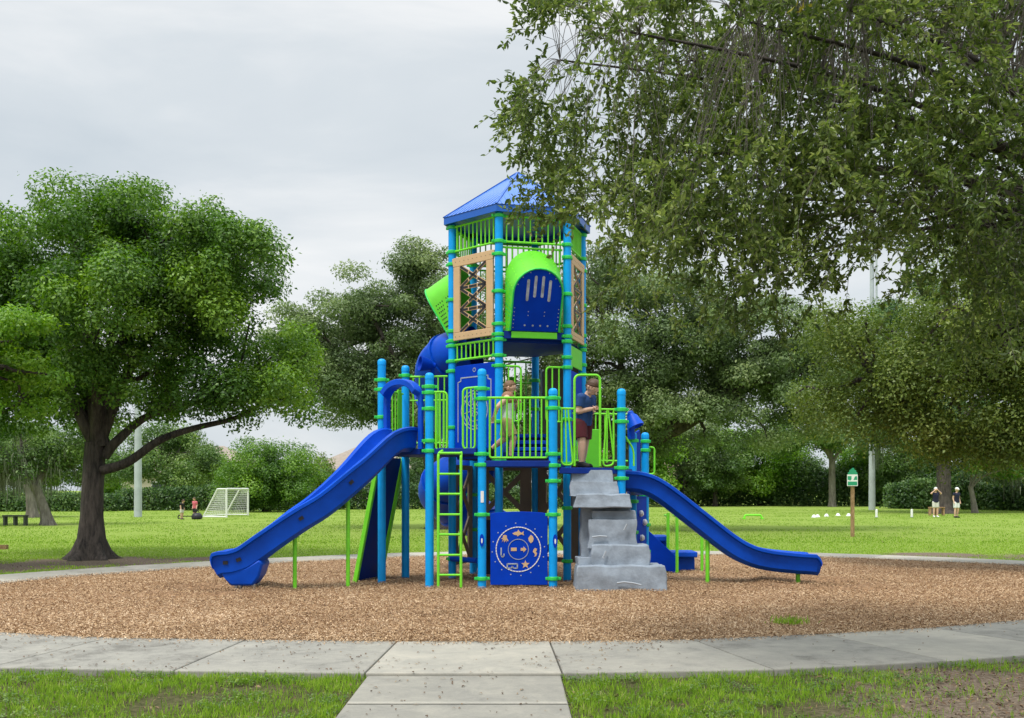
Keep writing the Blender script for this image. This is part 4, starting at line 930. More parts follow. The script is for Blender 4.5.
# ------------------------------------------------------------------ trees and shrubs
def in_ellipsoids(n, ells, r, shell=0.55):
    """points through the outer part of a set of ellipsoids (cx,cy,cz,rx,ry,rz), uneven like a real crown"""
    vol = np.array([e[3] * e[4] * e[5] for e in ells]) ** .8; pick_ = r.choice(len(ells), n, p=vol / vol.sum()); e = np.array(ells)[pick_]
    d = nrm(r.normal(0, 1, (n, 3))); rr = shell + (1 - shell) * r.random(n) ** .7
    inner = r.random(n) < .25; rr = np.where(inner, r.random(n) ** .5 * shell, rr)
    return e[:, :3] + d * e[:, 3:6] * rr[:, None], d
def crown_mesh(name, ells, nclump, nleaf, leaf, mat, seed, csize=(.35, .8), flat=.6, droop=0.0, keep=None, twig=.0):
    r = np.random.default_rng(seed)
    c, d = in_ellipsoids(nclump, ells, r)
    keepm = np.array([noise.noise(Vector(p) * .55 + Vector((seed * 3.3, 0, 0))) + .7 * noise.noise(Vector(p) * 1.5 + Vector((0, seed * 1.7, 0))) for p in c]) > -.19
    c, d = c[keepm], d[keepm]; k = len(c)
    cs = r.uniform(csize[0], csize[1], k)
    wgt = cs ** 2; pi = r.choice(k, nleaf, p=wgt / wgt.sum())
    dd = nrm(r.normal(0, 1, (nleaf, 3))); rad_ = cs[pi] * r.random(nleaf) ** .36
    off = dd * rad_[:, None]; off[:, 2] *= flat
    # sprays: a tail of leaves reaching out from each clump
    tail = r.random(nleaf) < .10
    off = np.where(tail[:, None], off * r.uniform(1.0, 1.5, (nleaf, 1)), off)
    pos = c[pi] + off; pos[:, 2] -= droop * r.random(nleaf) ** 2
    nor = nrm(r.normal(0, .42, (nleaf, 3)) + np.array([0, 0, .55]) + dd * .9)
    ax = nrm(np.cross(nor, r.normal(0, 1, (nleaf, 3))) + dd * .3); ln = r.uniform(leaf * .7, leaf * 1.35, nleaf)
    v = leaf_quads(pos, ax, nor, ln, ln * r.uniform(.42, .62, nleaf), .15)
    val = np.clip(r.normal(.5, .2, nleaf) + (r.random(k)[pi] - .5) * .6, 0, 1)
    return quads_mesh(name, v, mat, val), c
def limbs(mb, base, top_pts, targets, r0, seed, thin=.018, nseg=5):
    rr = random.Random(seed)
    for t in targets:
        s = min(top_pts, key=lambda q: (q[0] - t).length + rr.random() * .6); p0, ra = s
        d = t - p0; L_ = d.length; pts = []; rs = []
        for i in range(nseg + 1):
            f = i / nseg; p = p0 + d * f; w_ = math.sin(f * PI) * L_ * .10
            p = p + Vector((rr.uniform(-1, 1), rr.uniform(-1, 1), rr.uniform(-.2, 1))) * w_ * .8; pts.append(p); rs.append(ra * (1 - f) + thin * f)
        mb.tube(spline(pts, 3), list(np.interp(np.linspace(0, 1, nseg * 3 + 1), np.linspace(0, 1, nseg + 1), rs)), 6)
def moss_mesh(name, pts, seed, n=1400, ln=(.3, 1.0)):
    r = np.random.default_rng(seed); P_ = np.array([tuple(p) for p in pts]); pi = r.integers(0, len(P_), n)
    P_ = P_[r.permutation(len(P_))[:16]]; pi = r.integers(0, len(P_), n); a = P_[pi] + r.normal(0, .30, (n, 3)); l = r.uniform(ln[0], ln[1], n) * (.35 + .65 * r.random(n)); dx = r.normal(0, .05, n)
    wv = r.uniform(.008, .028, n); an = r.uniform(0, PI, n); s = np.stack([np.cos(an) * wv, np.sin(an) * wv, np.zeros(n)], 1)
    bpt = a + np.stack([dx, dx * .5, -l], 1)
    v = np.stack([a - s, a + s, bpt + s * .3, bpt - s * .3], 1).reshape(-1, 3)
    return quads_mesh(name, v, 'moss', r.random(n))
def tree(name, label, group, base, ells, nclump, nleaf, leaf, mat, seed, trunk_r=.25, fork_z=2.0, bark='bark', lean=(0, 0), forks=4, csize=(.35, .8), flat=.6, moss=0, cat='tree', flare=1.9, nlimb=26, extra_limbs=(), trunk_n=14, moss_ln=(.3, 1.0), droop=0.0):
    b = Vector(base); t = thing(name, label, cat, b, group)
    ells = [(e[0], e[1], e[2], e[3], e[4], e[5]) for e in ells]
    me, c = crown_mesh('crown', ells, nclump, nleaf, leaf, mat, seed, csize, flat, droop)
    o = bpy.data.objects.new('crown', me); COL.objects.link(o); attach(o, t)
    rr = random.Random(seed)
    m = MB(); fk = b + Vector((lean[0], lean[1], fork_z))
    n = trunk_n; rings = []
    zs = [-.1, .0, .08, .2, .45, .9, fork_z * .6, fork_z * .85, fork_z]
    for z in zs:
        f = max(0, z) / fork_z; rb = trunk_r * (1 + (flare - 1) * math.exp(-max(z, 0) / .28)) * (1 - .12 * f) ; cxy = b + Vector((lean[0] * f ** 1.3, lean[1] * f ** 1.3, z))
        rings.append([cxy + Vector((math.cos(a), math.sin(a), 0)) * rb * (1 + (.10 + .42 * math.exp(-max(z, 0) / .22)) * math.sin(a * 5 + seed) * .6 + .06 * math.sin(a * 3 + z * 2)) for a in [2 * PI * i / n for i in range(n)]])
    m.loft(rings)
    E0 = np.array(ells); cc = Vector(E0[:, :3].mean(0)); tops = []
    for i in range(forks):
        e = ells[i % len(ells)]; tgt = Vector(e[:3]) + Vector((rr.uniform(-.4, .4) * e[3], rr.uniform(-.4, .4) * e[4], rr.uniform(-.1, .5) * e[5]))
        d = tgt - fk; pts = [fk - Vector((0, 0, .25)), fk + d * .25 + Vector((0, 0, d.length * .06)), fk + d * .6 + Vector((rr.uniform(-.3, .3), rr.uniform(-.3, .3), .1)), tgt]
        ra = trunk_r * rr.uniform(.42, .62); sp = spline(pts, 5); rs = list(np.linspace(ra, .05, len(sp))); m.tube(sp, rs, 8)
        for q in range(3, len(sp), 2): tops.append((sp[q], rs[q] * .7))
    for pts, ra in extra_limbs:
        sp = spline(pts, 5); rs = list(np.linspace(ra, .035, len(sp))); m.tube(sp, rs, 10)
        for q in range(4, len(sp), 2): tops.append((sp[q], rs[q] * .6))
    ch = [Vector(c[i]) for i in np.random.default_rng(seed + 1).choice(len(c), min(nlimb, len(c)), replace=False)]
    limbs(m, b, tops, ch, .05, seed)
    o = m.build('trunk', bark, t, 60)
    if moss:
        low = c[np.argsort(c[:, 2])[:max(6, len(c) // 3)]]
        o = bpy.data.objects.new('spanish_moss', moss_mesh('spanish_moss', low, seed, moss, moss_ln)); COL.objects.link(o); attach(o, t)
    return t
def wpx(px, py, Y, dx=0): return tuple(W(px, py, Y))
def ell(px, py, Y, rx, ry, rz):
    """crown lobe: centre measured in the picture at distance Y, radii in picture units for x and z, metres for y"""
    p = W(px, py, Y); return (p.x, p.y, p.z, rx * Y / F, ry, rz * Y / F)

# big oak on the left
Yo = 23.2; ob = Vector((X(90, Yo), Yo, 0))
tree('oak_tree', 'big spreading green oak with dark trunk beside the path, left of the tower', None, ob,
     [ell(75, 245, Yo, 85, 1.9, 55), ell(150, 235, Yo + .4, 85, 2.0, 46), ell(225, 265, Yo, 78, 2.0, 48), ell(40, 300, Yo + .8, 70, 1.8, 60), ell(130, 310, Yo - .6, 95, 2.2, 60), ell(225, 340, Yo - .3, 88, 2.0, 48), ell(115, 385, Yo + .2, 85, 2.0, 40), ell(20, 380, Yo + .6, 60, 1.6, 50), ell(275, 385, Yo, 42, 1.4, 34), ell(220, 395, Yo + .3, 58, 1.5, 28), ell(285, 405, Yo + .2, 28, 1.0, 18), ell(-40, 280, Yo + .5, 70, 1.8, 70)],
     660, 215000, .082, 'leaf_oak', 11, .238, 2.5, 'bark', (0.12, 0), 5, (.22, .60), .85, flare=2.1, nlimb=110, trunk_n=22,
     extra_limbs=[([ob + Vector((.3, -.1, 1.9)), W(128, 462, Yo - .2), W(160, 440, Yo - .2), W(195, 428, Yo), W(235, 418, Yo + .2), W(268, 400, Yo)], .11),
                  ([ob + Vector((.3, 0, 2.2)), W(118, 440, Yo), W(150, 415, Yo + .3), W(205, 400, Yo + .3), W(255, 385, Yo + .2)], .12),
                  ([ob + Vector((.25, 0, 2.4)), W(100, 420, Yo), W(115, 360, Yo), W(140, 300, Yo), W(160, 250, Yo)], .2),
                  ([ob + Vector((.2, .1, 2.3)), W(88, 430, Yo), W(70, 395, Yo), W(45, 355, Yo + .3), W(25, 320, Yo + .5)], .18),
                  ])
# yellow-green tree at the left edge, trunk out of the frame
Yl = 19.5
tree('shade_tree', 'bright yellow green tree reaching in over the lawn at the left edge', None, (-11.3, Yl, 0),
     [ell(-5, 365, Yl, 75, 1.3, 45), ell(-70, 340, Yl + .3, 90, 1.6, 70), ell(-40, 405, Yl, 80, 1.4, 30), ell(-140, 330, Yl, 90, 1.8, 90), ell(15, 330, Yl, 35, 1.0, 22)], 210, 62000, .08, 'leaf_bright', 21, .22, 1.9, csize=(.25, .5), nlimb=40)
# live oak behind the slide
Ym = 41.0
tree('live_oak', 'grey green live oak with sparse top behind the left slide', None, (X(446, Ym), Ym, 0),
     [ell(385, 300, Ym, 62, 2.4, 42), ell(335, 335, Ym, 62, 2.4, 38), ell(400, 350, Ym, 65, 2.6, 42), ell(425, 270, Ym, 28, 1.5, 32), ell(350, 375, Ym, 60, 2.4, 32), ell(390, 400, Ym, 58, 2.3, 26), ell(300, 330, Ym, 38, 2.0, 26), ell(470, 320, Ym, 70, 2.6, 50), ell(405, 262, Ym, 22, 1.2, 22), ell(318, 385, Ym, 40, 2.2, 34), ell(360, 405, Ym, 45, 2.2, 24), ell(420, 400, Ym, 40, 2.2, 36)],
     400, 120000, .11, 'leaf_grey', 31, .42, 3.2, 'bark', (-.6, 0), 5, (.4, .9), .55, nlimb=90)
# large live oak behind the tower on the right
Yr = 39.0
tree('live_oak', 'large grey green live oak with a thick leaning limb, behind the right slide', None, (X(604, Yr), Yr, 0),
     [ell(620, 330, Yr, 80, 3.0, 58), ell(690, 320, Yr, 85, 3.0, 52), ell(760, 345, Yr, 85, 3.0, 50), ell(630, 390, Yr, 62, 2.6, 36), ell(720, 390, Yr + .5, 85, 2.8, 36), ell(800, 380, Yr, 70, 2.6, 45), ell(610, 280, Yr, 50, 2.2, 30), ell(845, 360, Yr + 1, 50, 2.2, 45), ell(545, 330, Yr + 1, 60, 2.4, 50), ell(790, 425, Yr, 45, 2.0, 22), ell(530, 390, Yr + 2, 55, 2.4, 48), ell(575, 400, Yr + 2, 40, 2.4, 40), ell(570, 440, Yr + 3, 45, 2, 26), ell(665, 415, Yr - 1.5, 38, 1.2, 28), ell(715, 420, Yr - 1, 40, 1.2, 24), ell(640, 440, Yr + 1, 30, 1.2, 16), ell(690, 445, Yr, 34, 1.2, 14)],
     620, 200000, .11, 'leaf_grey', 41, .5, 2.1, 'bark', (.55, 0), 6, (.4, .95), .55, nlimb=110,
     extra_limbs=[([W(606, 470, Yr), W(640, 446, Yr), W(672, 432, Yr), W(700, 405, Yr), W(725, 375, Yr + .3), W(765, 350, Yr + .4)], .31), ([W(672, 432, Yr), W(695, 420, Yr - .2), W(735, 388, Yr - .3), W(790, 372, Yr - .2), W(830, 360, Yr)], .22), ([W(640, 446, Yr), W(650, 400, Yr), W(655, 350, Yr), W(670, 310, Yr)], .26)])
# mossy oak far right with people under it
Yf = 70.0
tree('live_oak', 'dark spreading live oak hung with Spanish moss over two standing golfers' if False else 'dark spreading live oak hung with grey moss above the two standing people', None, (X(944, 66), 66, 0),
     [ell(930, 350, Yf, 85, 4.5, 70), ell(1000, 370, Yf, 70, 4.5, 70), ell(900, 420, Yf - 2, 55, 3.5, 32), ell(965, 435, Yf - 3, 55, 3.5, 26), ell(1040, 420, Yf, 60, 4, 50), ell(870, 360, Yf, 50, 3.5, 50), ell(1020, 460, Yf + 3, 40, 3.5, 24)],
     360, 100000, .21, 'leaf_dark', 51, .44, 3.4, 'bark', (.0, 0), 6, (.6, 1.3), .6, moss=900, nlimb=80, moss_ln=(.5, 2.4))
tree('small_tree', 'slender pale forked tree with light leaves at the far right hedge', None, (X(975, 68), 68, 0), [ell(985, 455, 68, 22, 1.5, 18), ell(968, 470, 68, 12, 1.0, 10), ell(1003, 470, 68, 14, 1, 10)], 40, 6000, .15, 'leaf_bright', 52, .17, 1.7, 'bark_pale', (-.3, 0), 3, (.35, .7), moss=200, flare=1.2)
# trees on the left far side
tree('live_oak', 'mossy pale trunked oak with curved base on the left lawn', None, (X(48, 45), 45, 0), [ell(20, 450, 45, 60, 2.2, 30), ell(60, 460, 46, 45, 2.0, 26), ell(75, 440, 46, 45, 2, 26), ell(-30, 440, 45, 60, 2.2, 40)], 150, 34000, .12, 'leaf_mid', 61, .21, 1.7, 'bark_pale', (-.55, 0), 4, (.4, .8), moss=1400, flare=1.5, nlimb=40)
tree('live_oak', 'smaller mossy oak standing further back at the far left lawn edge', None, (X(32, 57), 57, 0), [ell(5, 445, 57, 50, 2.2, 30), ell(35, 455, 58, 35, 2.0, 24), ell(-40, 450, 57, 50, 2.5, 40)], 110, 22000, .13, 'leaf_grey', 62, .26, 2.0, 'bark_pale', (-.2, 0), 3, (.5, 1.0), moss=2600, flare=1.4, nlimb=30, moss_ln=(.6, 2.0))
tree('park_tree', 'thin grey trunked tree beside the pale light pole on the left', None, (X(165, 84), 84, 0), [ell(160, 455, 84, 48, 3, 26), ell(195, 470, 84, 40, 3, 22), ell(130, 470, 84, 35, 3, 22), ell(170, 440, 85, 35, 2.5, 18)], 130, 26000, .2, 'leaf_mid', 63, .22, 2.2, 'bark_pale', (.0, 0), 4, (.7, 1.4), flare=1.2, nlimb=30)
tree('round_tree', 'dense round dark green tree behind the soccer goal', None, (X(266, 72), 72, 0), [ell(268, 470, 72, 52, 3.2, 36), ell(245, 485, 71, 35, 2.5, 24), ell(295, 480, 71, 34, 2.5, 26)], 170, 42000, .15, 'leaf_oak', 64, .25, 1.0, 'bark', (.0, 0), 4, (.5, 1.0), .7, flare=1.2, nlimb=20)
tree('small_tree', 'thin yellowish grey tree between the round tree and the left slide', None, (X(330, 80), 80, 0), [ell(326, 472, 80, 20, 2, 20), ell(340, 484, 80, 18, 2, 14), ell(318, 485, 80, 20, 2, 16)], 60, 9000, .18, 'leaf_yolive', 65, .16, 1.4, 'bark_pale', (.0, 0), 3, (.5, 1.0), flare=1.2, nlimb=18)
tree('park_tree', 'pale trunked tree before the dark hedge, left of the wooden sign post', None, (X(832, 92), 92, 0), [ell(825, 425, 92, 48, 3.4, 34), ell(800, 440, 92, 36, 3, 24), ell(855, 435, 93, 34, 3, 26)], 110, 24000, .22, 'leaf_mid', 66, .3, 4.0, 'bark_pale', (.0, 0), 4, (.7, 1.5), flare=1.2, nlimb=26)

# rows of trees and clipped undergrowth closing the field
def proto_tree(seed, mat, h, wd, bark='bark'):
    t = tree('field_tree', '', 'trees along the far edge of the field', (0, 0, 0), [(0, 0, h * .62, wd, wd, h * .36), (wd * .5, .3, h * .5, wd * .7, wd * .7, h * .3), (-wd * .5, -.2, h * .48, wd * .7, wd * .7, h * .3), (0, .2, h * .3, wd * .9, wd * .8, h * .22)], 110, 17000, .22, mat, seed, .2, h * .25, bark, (.1, 0), 4, (.6, 1.3), .65, flare=1.2, nlimb=16)
    return t
def copy_tree(o, loc, sc, rz, label):
    c = o.copy(); COL.objects.link(c); c.location = loc; c.scale = (sc, sc, sc); c.rotation_euler = (0, 0, rz); c['label'] = label
    for ch in o.children:
        d = ch.copy(); COL.objects.link(d); d.parent = c; d.matrix_parent_inverse = ch.matrix_parent_inverse.copy()
    return c
protos = [proto_tree(71, 'leaf_mid', 8, 3.4), proto_tree(72, 'leaf_dark', 8, 3.2), proto_tree(73, 'leaf_bright', 7, 3.0), proto_tree(74, 'leaf_grey', 9, 3.6)]
KIND = ['mid green rounded tree', 'dark green dense tree', 'light green airy tree', 'grey green broad tree']
used_ = set(); fr = random.Random(5)
row = [(-15, 88, 0, .95, 'at the far left, behind the mossy oaks'), (40, 92, 1, .9, 'behind the mossy oak trunks'), (100, 95, 2, .85, 'behind the big oak trunk'), (190, 98, 3, .8, 'between the light pole and the goal'), (222, 92, 0, .62, 'just above the children by the goal'), (418, 95, 1, .60, 'behind the left slide posts'), (440, 97, 3, .8, 'behind the rung ladder'), (500, 92, 0, .85, 'behind the sea picture panel'), (560, 92, 1, 1.05, 'behind the lower tower posts'),
       (640, 92, 2, 1.15, 'behind the tall right slide top'), (685, 96, 3, 1.15, 'behind the middle of the right slide'), (715, 94, 0, .95, 'behind the lime hurdle on the lawn'), (760, 98, 2, 1.15, 'above the white cones on the lawn'), (795, 100, 1, .8, 'left of the pale trunked tree'), (862, 98, 2, .9, 'behind the wooden sign post'), (900, 95, 0, .9, 'right of the far light pole'), (925, 104, 2, .95, 'behind the standing people'), (1000, 92, 1, 1.0, 'behind the pale forked tree'), (1045, 85, 0, 1.0, 'at the far right edge'), (965, 100, 1, 1.2, 'behind the dark spreading live oak'), (-80, 80, 1, 1.1, 'beyond the left edge of the lawn'), (1100, 80, 3, 1.1, 'beyond the right edge of the lawn')]
for (px, Y, k, s, where) in row:
    lab = KIND[k] + ' ' + where; loc = (X(px, Y), Y, 0)
    if k not in used_:
        used_.add(k); o = protos[k]; o.location = loc; o.scale = (s, s, s); o.rotation_euler = (0, 0, fr.uniform(0, 6)); o['label'] = lab
    else: copy_tree(protos[k], loc, s, fr.uniform(0, 6), lab)

def hedge(label, px0, px1, Y0, Y1, h, mat, n, seed, leaf=.17, thick=1.2, group='hedges along the far field edge'):
    r = np.random.default_rng(seed); t = r.random(n); x = X(px0, Y0) + (X(px1, Y1) - X(px0, Y0)) * t; y = Y0 + (Y1 - Y0) * t
    hh = h * (0.72 + .45 * np.array([noise.noise(Vector((a * .45, seed, 0))) + .5 * noise.noise(Vector((a * 1.6, seed, 5))) for a in x]))
    zz = hh * r.random(n) ** .85; y = y + r.normal(0, thick * .5, n) * (1 - .5 * zz / h); pos = np.stack([x + r.normal(0, .2, n), y, zz], 1)
    nor = nrm(r.normal(0, .8, (n, 3)) + np.array([0, -.3, .6])); ax = np.cross(nor, r.normal(0, 1, (n, 3))); ln = r.uniform(leaf * .7, leaf * 1.4, n)
    o = bpy.data.objects.new('hedge', quads_mesh('hedge', leaf_quads(pos, ax, nor, ln, ln * .55), mat, r.random(n))); COL.objects.link(o)
    tag(o, label, 'hedge', group); return o
hedge('low dark hedge behind the left lawn trees', -60, 118, 72, 74, 1.7, 'leaf_dark', 18000, 81)
hedge('dark hedge behind the children and the soccer goal', 118, 330, 76, 78, 2.1, 'leaf_dark', 26000, 82)
hedge('dark hedge seen through the posts of the left slide', 330, 560, 80, 84, 2.3, 'leaf_dark', 26000, 83)
hedge('tall dark hedge along the field behind the right slide', 640, 905, 100, 96, 4.6, 'leaf_dark', 52000, 84, .22, 2.0)
hedge('dark hedge behind the mossy oak at the right edge', 890, 1060, 84, 74, 3.0, 'leaf_dark', 30000, 85, .2, 1.6)
# ------------------------------------------------------------------ the overhanging tree on the right, its trunk outside the frame
def overhang():
    r = np.random.default_rng(91); t = thing('overhanging_oak', 'olive green oak branches hanging into the upper right over the path', 'tree', (6.6, 9.6, 0))
    m = MB(); tm = MB(); base = Vector((6.6, 9.6, 0)); n = 16
    m.loft([[base + Vector((math.cos(a), math.sin(a), 0)) * (.30 * (1 + .8 * math.exp(-max(z, 0) / .3)) * (1 - .05 * z) * (1 + .07 * math.sin(5 * a))) + Vector((-.12 * z, 0, z)) for a in [2 * PI * i / n for i in range(n)]] for z in (-.1, 0, .15, .4, 1, 2, 3.2)])
    fork = base + Vector((-.38, 0, 3.0)); mains = []
    ends = [((690, 60), 9.2, .15), ((760, 180), 9.4, .13), ((640, 150), 10.0, .11), ((830, 100), 9.0, .15), ((880, 230), 9.8, .12), ((960, 60), 9.0, .16), ((620, 30), 8.6, .09), ((780, 260), 10.2, .08), ((930, 200), 8.6, .1), ((740, 20), 8.2, .1), ((560, 60), 9.6, .05), ((700, 230), 9.8, .06), ((610, 215), 10.4, .05), ((990, 150), 10.5, .1), ((850, 10), 8.0, .1)]
    nodes = []
    for (px, py), Y, ra in ends:
        e = W(px, py, Y); d = e - fork; pts = [fork, fork + d * .3 + Vector((0, 0, .55)), fork + d * .65 + Vector((r.uniform(-.15, .15), r.uniform(-.2, .2), .45)), e]
        sp = spline(pts, 8); rs = list(np.linspace(ra * .55, .008, len(sp))); m.tube(sp, rs, 7)
        for i in range(6, len(sp)): nodes.append((sp[i], rs[i], (sp[i] - sp[i - 1]).normalized()))
    # where the foliage hangs: picture outline (px, lower edge py) for the range of distances of the branches
    lo = [(505, 112), (520, 130), (535, 165), (560, 195), (590, 262), (620, 285), (680, 300), (740, 305), (790, 318), (830, 300), (865, 250), (900, 290), (950, 320), (1024, 340), (1120, 360)]
    lox = [p[0] for p in lo]; loy = [p[1] for p in lo]
    up = lambda px: np.interp(px, [500, 530, 555, 590, 650, 1200], [95, 62, 45, 0, -80, -150])
    tw = []; tries = 0
    while len(tw) < 1600 and tries < 90000:
        tries += 1
        px = r.uniform(528, 1110); y1 = np.interp(px, lox, loy); y0 = up(px)
        if r.random() < .10 : y0 = min(y0, 0) if px > 505 else y0
        py = y0 + (y1 - y0) * r.random() ** .9
        Y = r.uniform(7.6, 11.0); p = W(px, py, Y)
        g_ = noise.noise(p * .95) ; 
        dens = 1.0 if px > 650 else (.55 if px > 615 else (.24 if px > 575 else .16))
        if px < 610 and py > 165: dens *= .35
        if py > y1 - 60: dens *= .45
        if g_ < -.10 or noise.noise(p * 2.6) < -.26 or r.random() > dens: continue
        tw.append(p)
    for k in range(16): tw.append(W(r.uniform(512, 560), r.uniform(75, 135), r.uniform(9.0, 10.0)))
    for k in range(34): tw.append(W(r.uniform(550, 600), r.uniform(135, 222), r.uniform(9.0, 10.2)))
    for k in range(26): tw.append(W(r.uniform(535, 600), r.uniform(-12, 10), r.uniform(8.5, 9.5)))
    LP, LA, LN, LL = [], [], [], []
    NP = np.array([tuple(q[0]) for q in nodes])
    for i, p in enumerate(tw):
        # twig: from the nearest branch towards its tip, then a spray with leaves
        dd = np.linalg.norm(NP - np.array(tuple(p)), axis=1); j = int(np.argmin(dd + r.random(len(dd)) * .25)); s, ra, tn = nodes[j]
        d = (p - s); L_ = d.length; dn = d.normalized() if L_ > 1e-6 else tn
        sag = Vector((0, 0, -.12 * L_)); pts = [s, s + d * .35 + Vector((r.uniform(-.1, .1), r.uniform(-.1, .1), .12)) * min(1, L_), s + d * .72 + Vector((r.uniform(-.06, .06), r.uniform(-.06, .06), .06)) * min(1, L_), p]
        out_d = (dn + Vector((-.3, 0, -.3)) + Vector(r.normal(0, .45, 3))).normalized(); ln = r.uniform(.25, .5)
        tip = p + out_d * ln + Vector((0, 0, -.06)); pts.append(tip)
        sp = spline(pts, 4); tm.tube(sp, list(np.linspace(min(.008, max(.003, ra * .25)), .0014, len(sp))), 4, caps=False)
        st = [(p + (tip - p) * q, out_d) for q in np.linspace(-.25, 1, 11)]
        for q in range(3):   # side sprigs
            o_ = p + (tip - p) * r.uniform(0, .9); sd = (out_d + Vector(r.normal(0, .9, 3))).normalized(); l2 = r.uniform(.12, .26)
            tm.tube([o_, o_ + sd * l2], [.0020, .0010], 3, caps=False)
            st += [(o_ + sd * l2 * f, sd) for f in np.linspace(.2, 1, 7)]
        for c, dr in st:
            for _ in range(2):
                a = (dr * .7 + Vector(r.normal(0, .62, 3))).normalized(); LP.append(c); LA.append(a)
                LN.append(Vector(r.normal(0, .55, 3)) + Vector((0, 0, .8))); LL.append(r.uniform(.034, .070))
    LP = np.array([tuple(a) for a in LP]); LA = np.array([tuple(a) for a in LA]); LN = np.array([tuple(a) for a in LN]); LL = np.array(LL)
    LN = nrm(LN - LA * (LN * LA).sum(1, keepdims=True))
    val = np.clip(r.normal(.48, .28, len(LL)), 0, 1)
    # leaf as two folded halves with a pointed tip (six corners -> two quads)
    side = np.cross(LN, LA); wv = LL * r.uniform(.36, .50, len(LL)); l_ = LL[:, None]; w_ = wv[:, None]
    b0 = LP; tp = LP + LA * l_ - LN * l_ * .12; m1 = LP + LA * l_ * .35; m2 = LP + LA * l_ * .72 - LN * l_ * .05
    lift = LN * w_ * .22
    q1 = np.stack([b0, m1 + side * w_ * .5 + lift, m2 + side * w_ * .42 + lift, tp], 1); q2 = np.stack([b0, tp, m2 - side * w_ * .42 + lift, m1 - side * w_ * .5 + lift], 1)
    v = np.concatenate([q1, q2]).reshape(-1, 3)
    o = bpy.data.objects.new('crown', quads_mesh('crown', v, 'leaf_olive', np.concatenate([val, val]))); COL.objects.link(o); attach(o, t)
    m.build('trunk', 'bark', t, 60); tm.build('twigs', 'bark_pale', t, 60)
    c = W(800, 4, 8.0); n = 7; an = r.normal(0, 1, (n, 3))
    v = leaf_quads(np.array([tuple(c)] * n) + r.normal(0, .025, (n, 3)), an + np.array([0, 0, -.6]), r.normal(0, 1, (n, 3)), r.uniform(.05, .085, n), r.uniform(.03, .045, n))
    o = bpy.data.objects.new('yellow_leaves', quads_mesh('yellow_leaves', v, rnd_mat('yellow_leaf', [(0, (.55, .50, .06)), (1, (.75, .62, .08))], .5, .4), r.random(n))); COL.objects.link(o); attach(o, t)
overhang()
# second, nearer-middle tree hanging in from the right
tree('overhanging_oak', 'yellow olive oak foliage hanging down along the right edge, over the far lawn', None, (11.6, 19.5, 0),
     [ell(1010, 250, 19, 70, 1.8, 60), ell(960, 310, 19, 60, 1.6, 40), ell(1010, 360, 19.5, 62, 1.6, 50), ell(930, 365, 19.5, 55, 1.5, 40), ell(1040, 420, 19, 45, 1.3, 32), ell(880, 395, 20, 45, 1.4, 28), ell(850, 330, 20, 32, 1.2, 22), ell(868, 425, 20.5, 34, 1.2, 20), ell(985, 430, 19.5, 50, 1.4, 24), ell(925, 425, 20, 40, 1.2, 20), ell(820, 400, 21, 34, 1.2, 18), ell(1090, 300, 19, 90, 2.0, 110)],
     460, 140000, .064, 'leaf_yolive', 93, .3, 3.2, 'bark', (-.3, 0), 6, (.25, .58), .7, nlimb=80, droop=.4)

# ------------------------------------------------------------------ houses beyond the trees
def house(label, px0, px1, Y, zw, zr, depth, wall, roofc, seed):
    x0, x1 = X(px0, Y), X(px1, Y); t = thing('house', label, 'house', ((x0 + x1) / 2, Y, 0), None)
    m = MB(); m.box(((x0 + x1) / 2, Y + depth / 2, zw / 2), (x1 - x0, depth, zw)); m.build('wall', wall, t, 0)
    m = MB(); e = .6; a = [(x0 - e, Y - e, zw), (x1 + e, Y - e, zw), (x1 + e, Y + depth + e, zw), (x0 - e, Y + depth + e, zw)]; ins = depth * .5
    rg = [(x0 + ins, Y + depth / 2, zr), (x1 - ins, Y + depth / 2, zr)]
    b = [(p[0], p[1], zw + .2) for p in a]
    m.add(a + b + rg, [(0, 1, 2, 3), (0, 1, 5, 4), (1, 2, 6, 5), (2, 3, 7, 6), (3, 0, 4, 7), (4, 5, 9, 8), (6, 7, 8, 9), (5, 6, 9), (7, 4, 8)]); m.build('roof', roofc, t, 0)
    k = max(2, int((x1 - x0) / 4)); 
    for i in range(k):
        wx = x0 + (x1 - x0) * (i + .5) / k; m = MB()
        for dx, dz, sx, sz in ((-.62, 0, .1, 1.5), (.62, 0, .1, 1.5), (0, .70, 1.34, .1), (0, -.70, 1.34, .1)): m.box((wx + dx, Y - .02, 1.55 + dz), (sx, .10, sz if abs(dx) > 0 else sz))
        fr_ = m.build('window', 'white', t, 0); m = MB(); m.box((wx, Y - .01, 1.55), (1.14, .05, 1.30)); m.build('pane', 'glass', fr_, 0)
    return t
M['house_wall'] = surf('house_wall', (0.58, 0.50, 0.42), 0.9, 0.08, 1); M['house_wall2'] = surf('house_wall_pink', (0.60, 0.44, 0.36), 0.9, 0.08, 1)
M['house_roof'] = surf('house_roof', (0.30, 0.25, 0.205), 0.9, 0.15, 3, 0.3, 8); M['house_roof2'] = surf('house_roof_pink', (0.36, 0.27, 0.23), 0.9, 0.15, 3, 0.3, 8); M['glass'] = surf('window_glass', (0.04, 0.05, 0.06), 0.1, 0.2, 1)
house('long beige house with brown roof seen between the oak and the left slide', 310, 470, 118, 3.4, 7.1, 12, 'house_wall', 'house_roof', 1)
house('beige house with brown roof behind the light pole and the goal', 95, 262, 116, 3.0, 6.3, 11, 'house_wall', 'house_roof', 2)
house('pinkish house with tan roof glimpsed between the oak limbs right of the tower', 590, 680, 124, 5.6, 8.6, 12, 'house_wall2', 'house_roof2', 3)

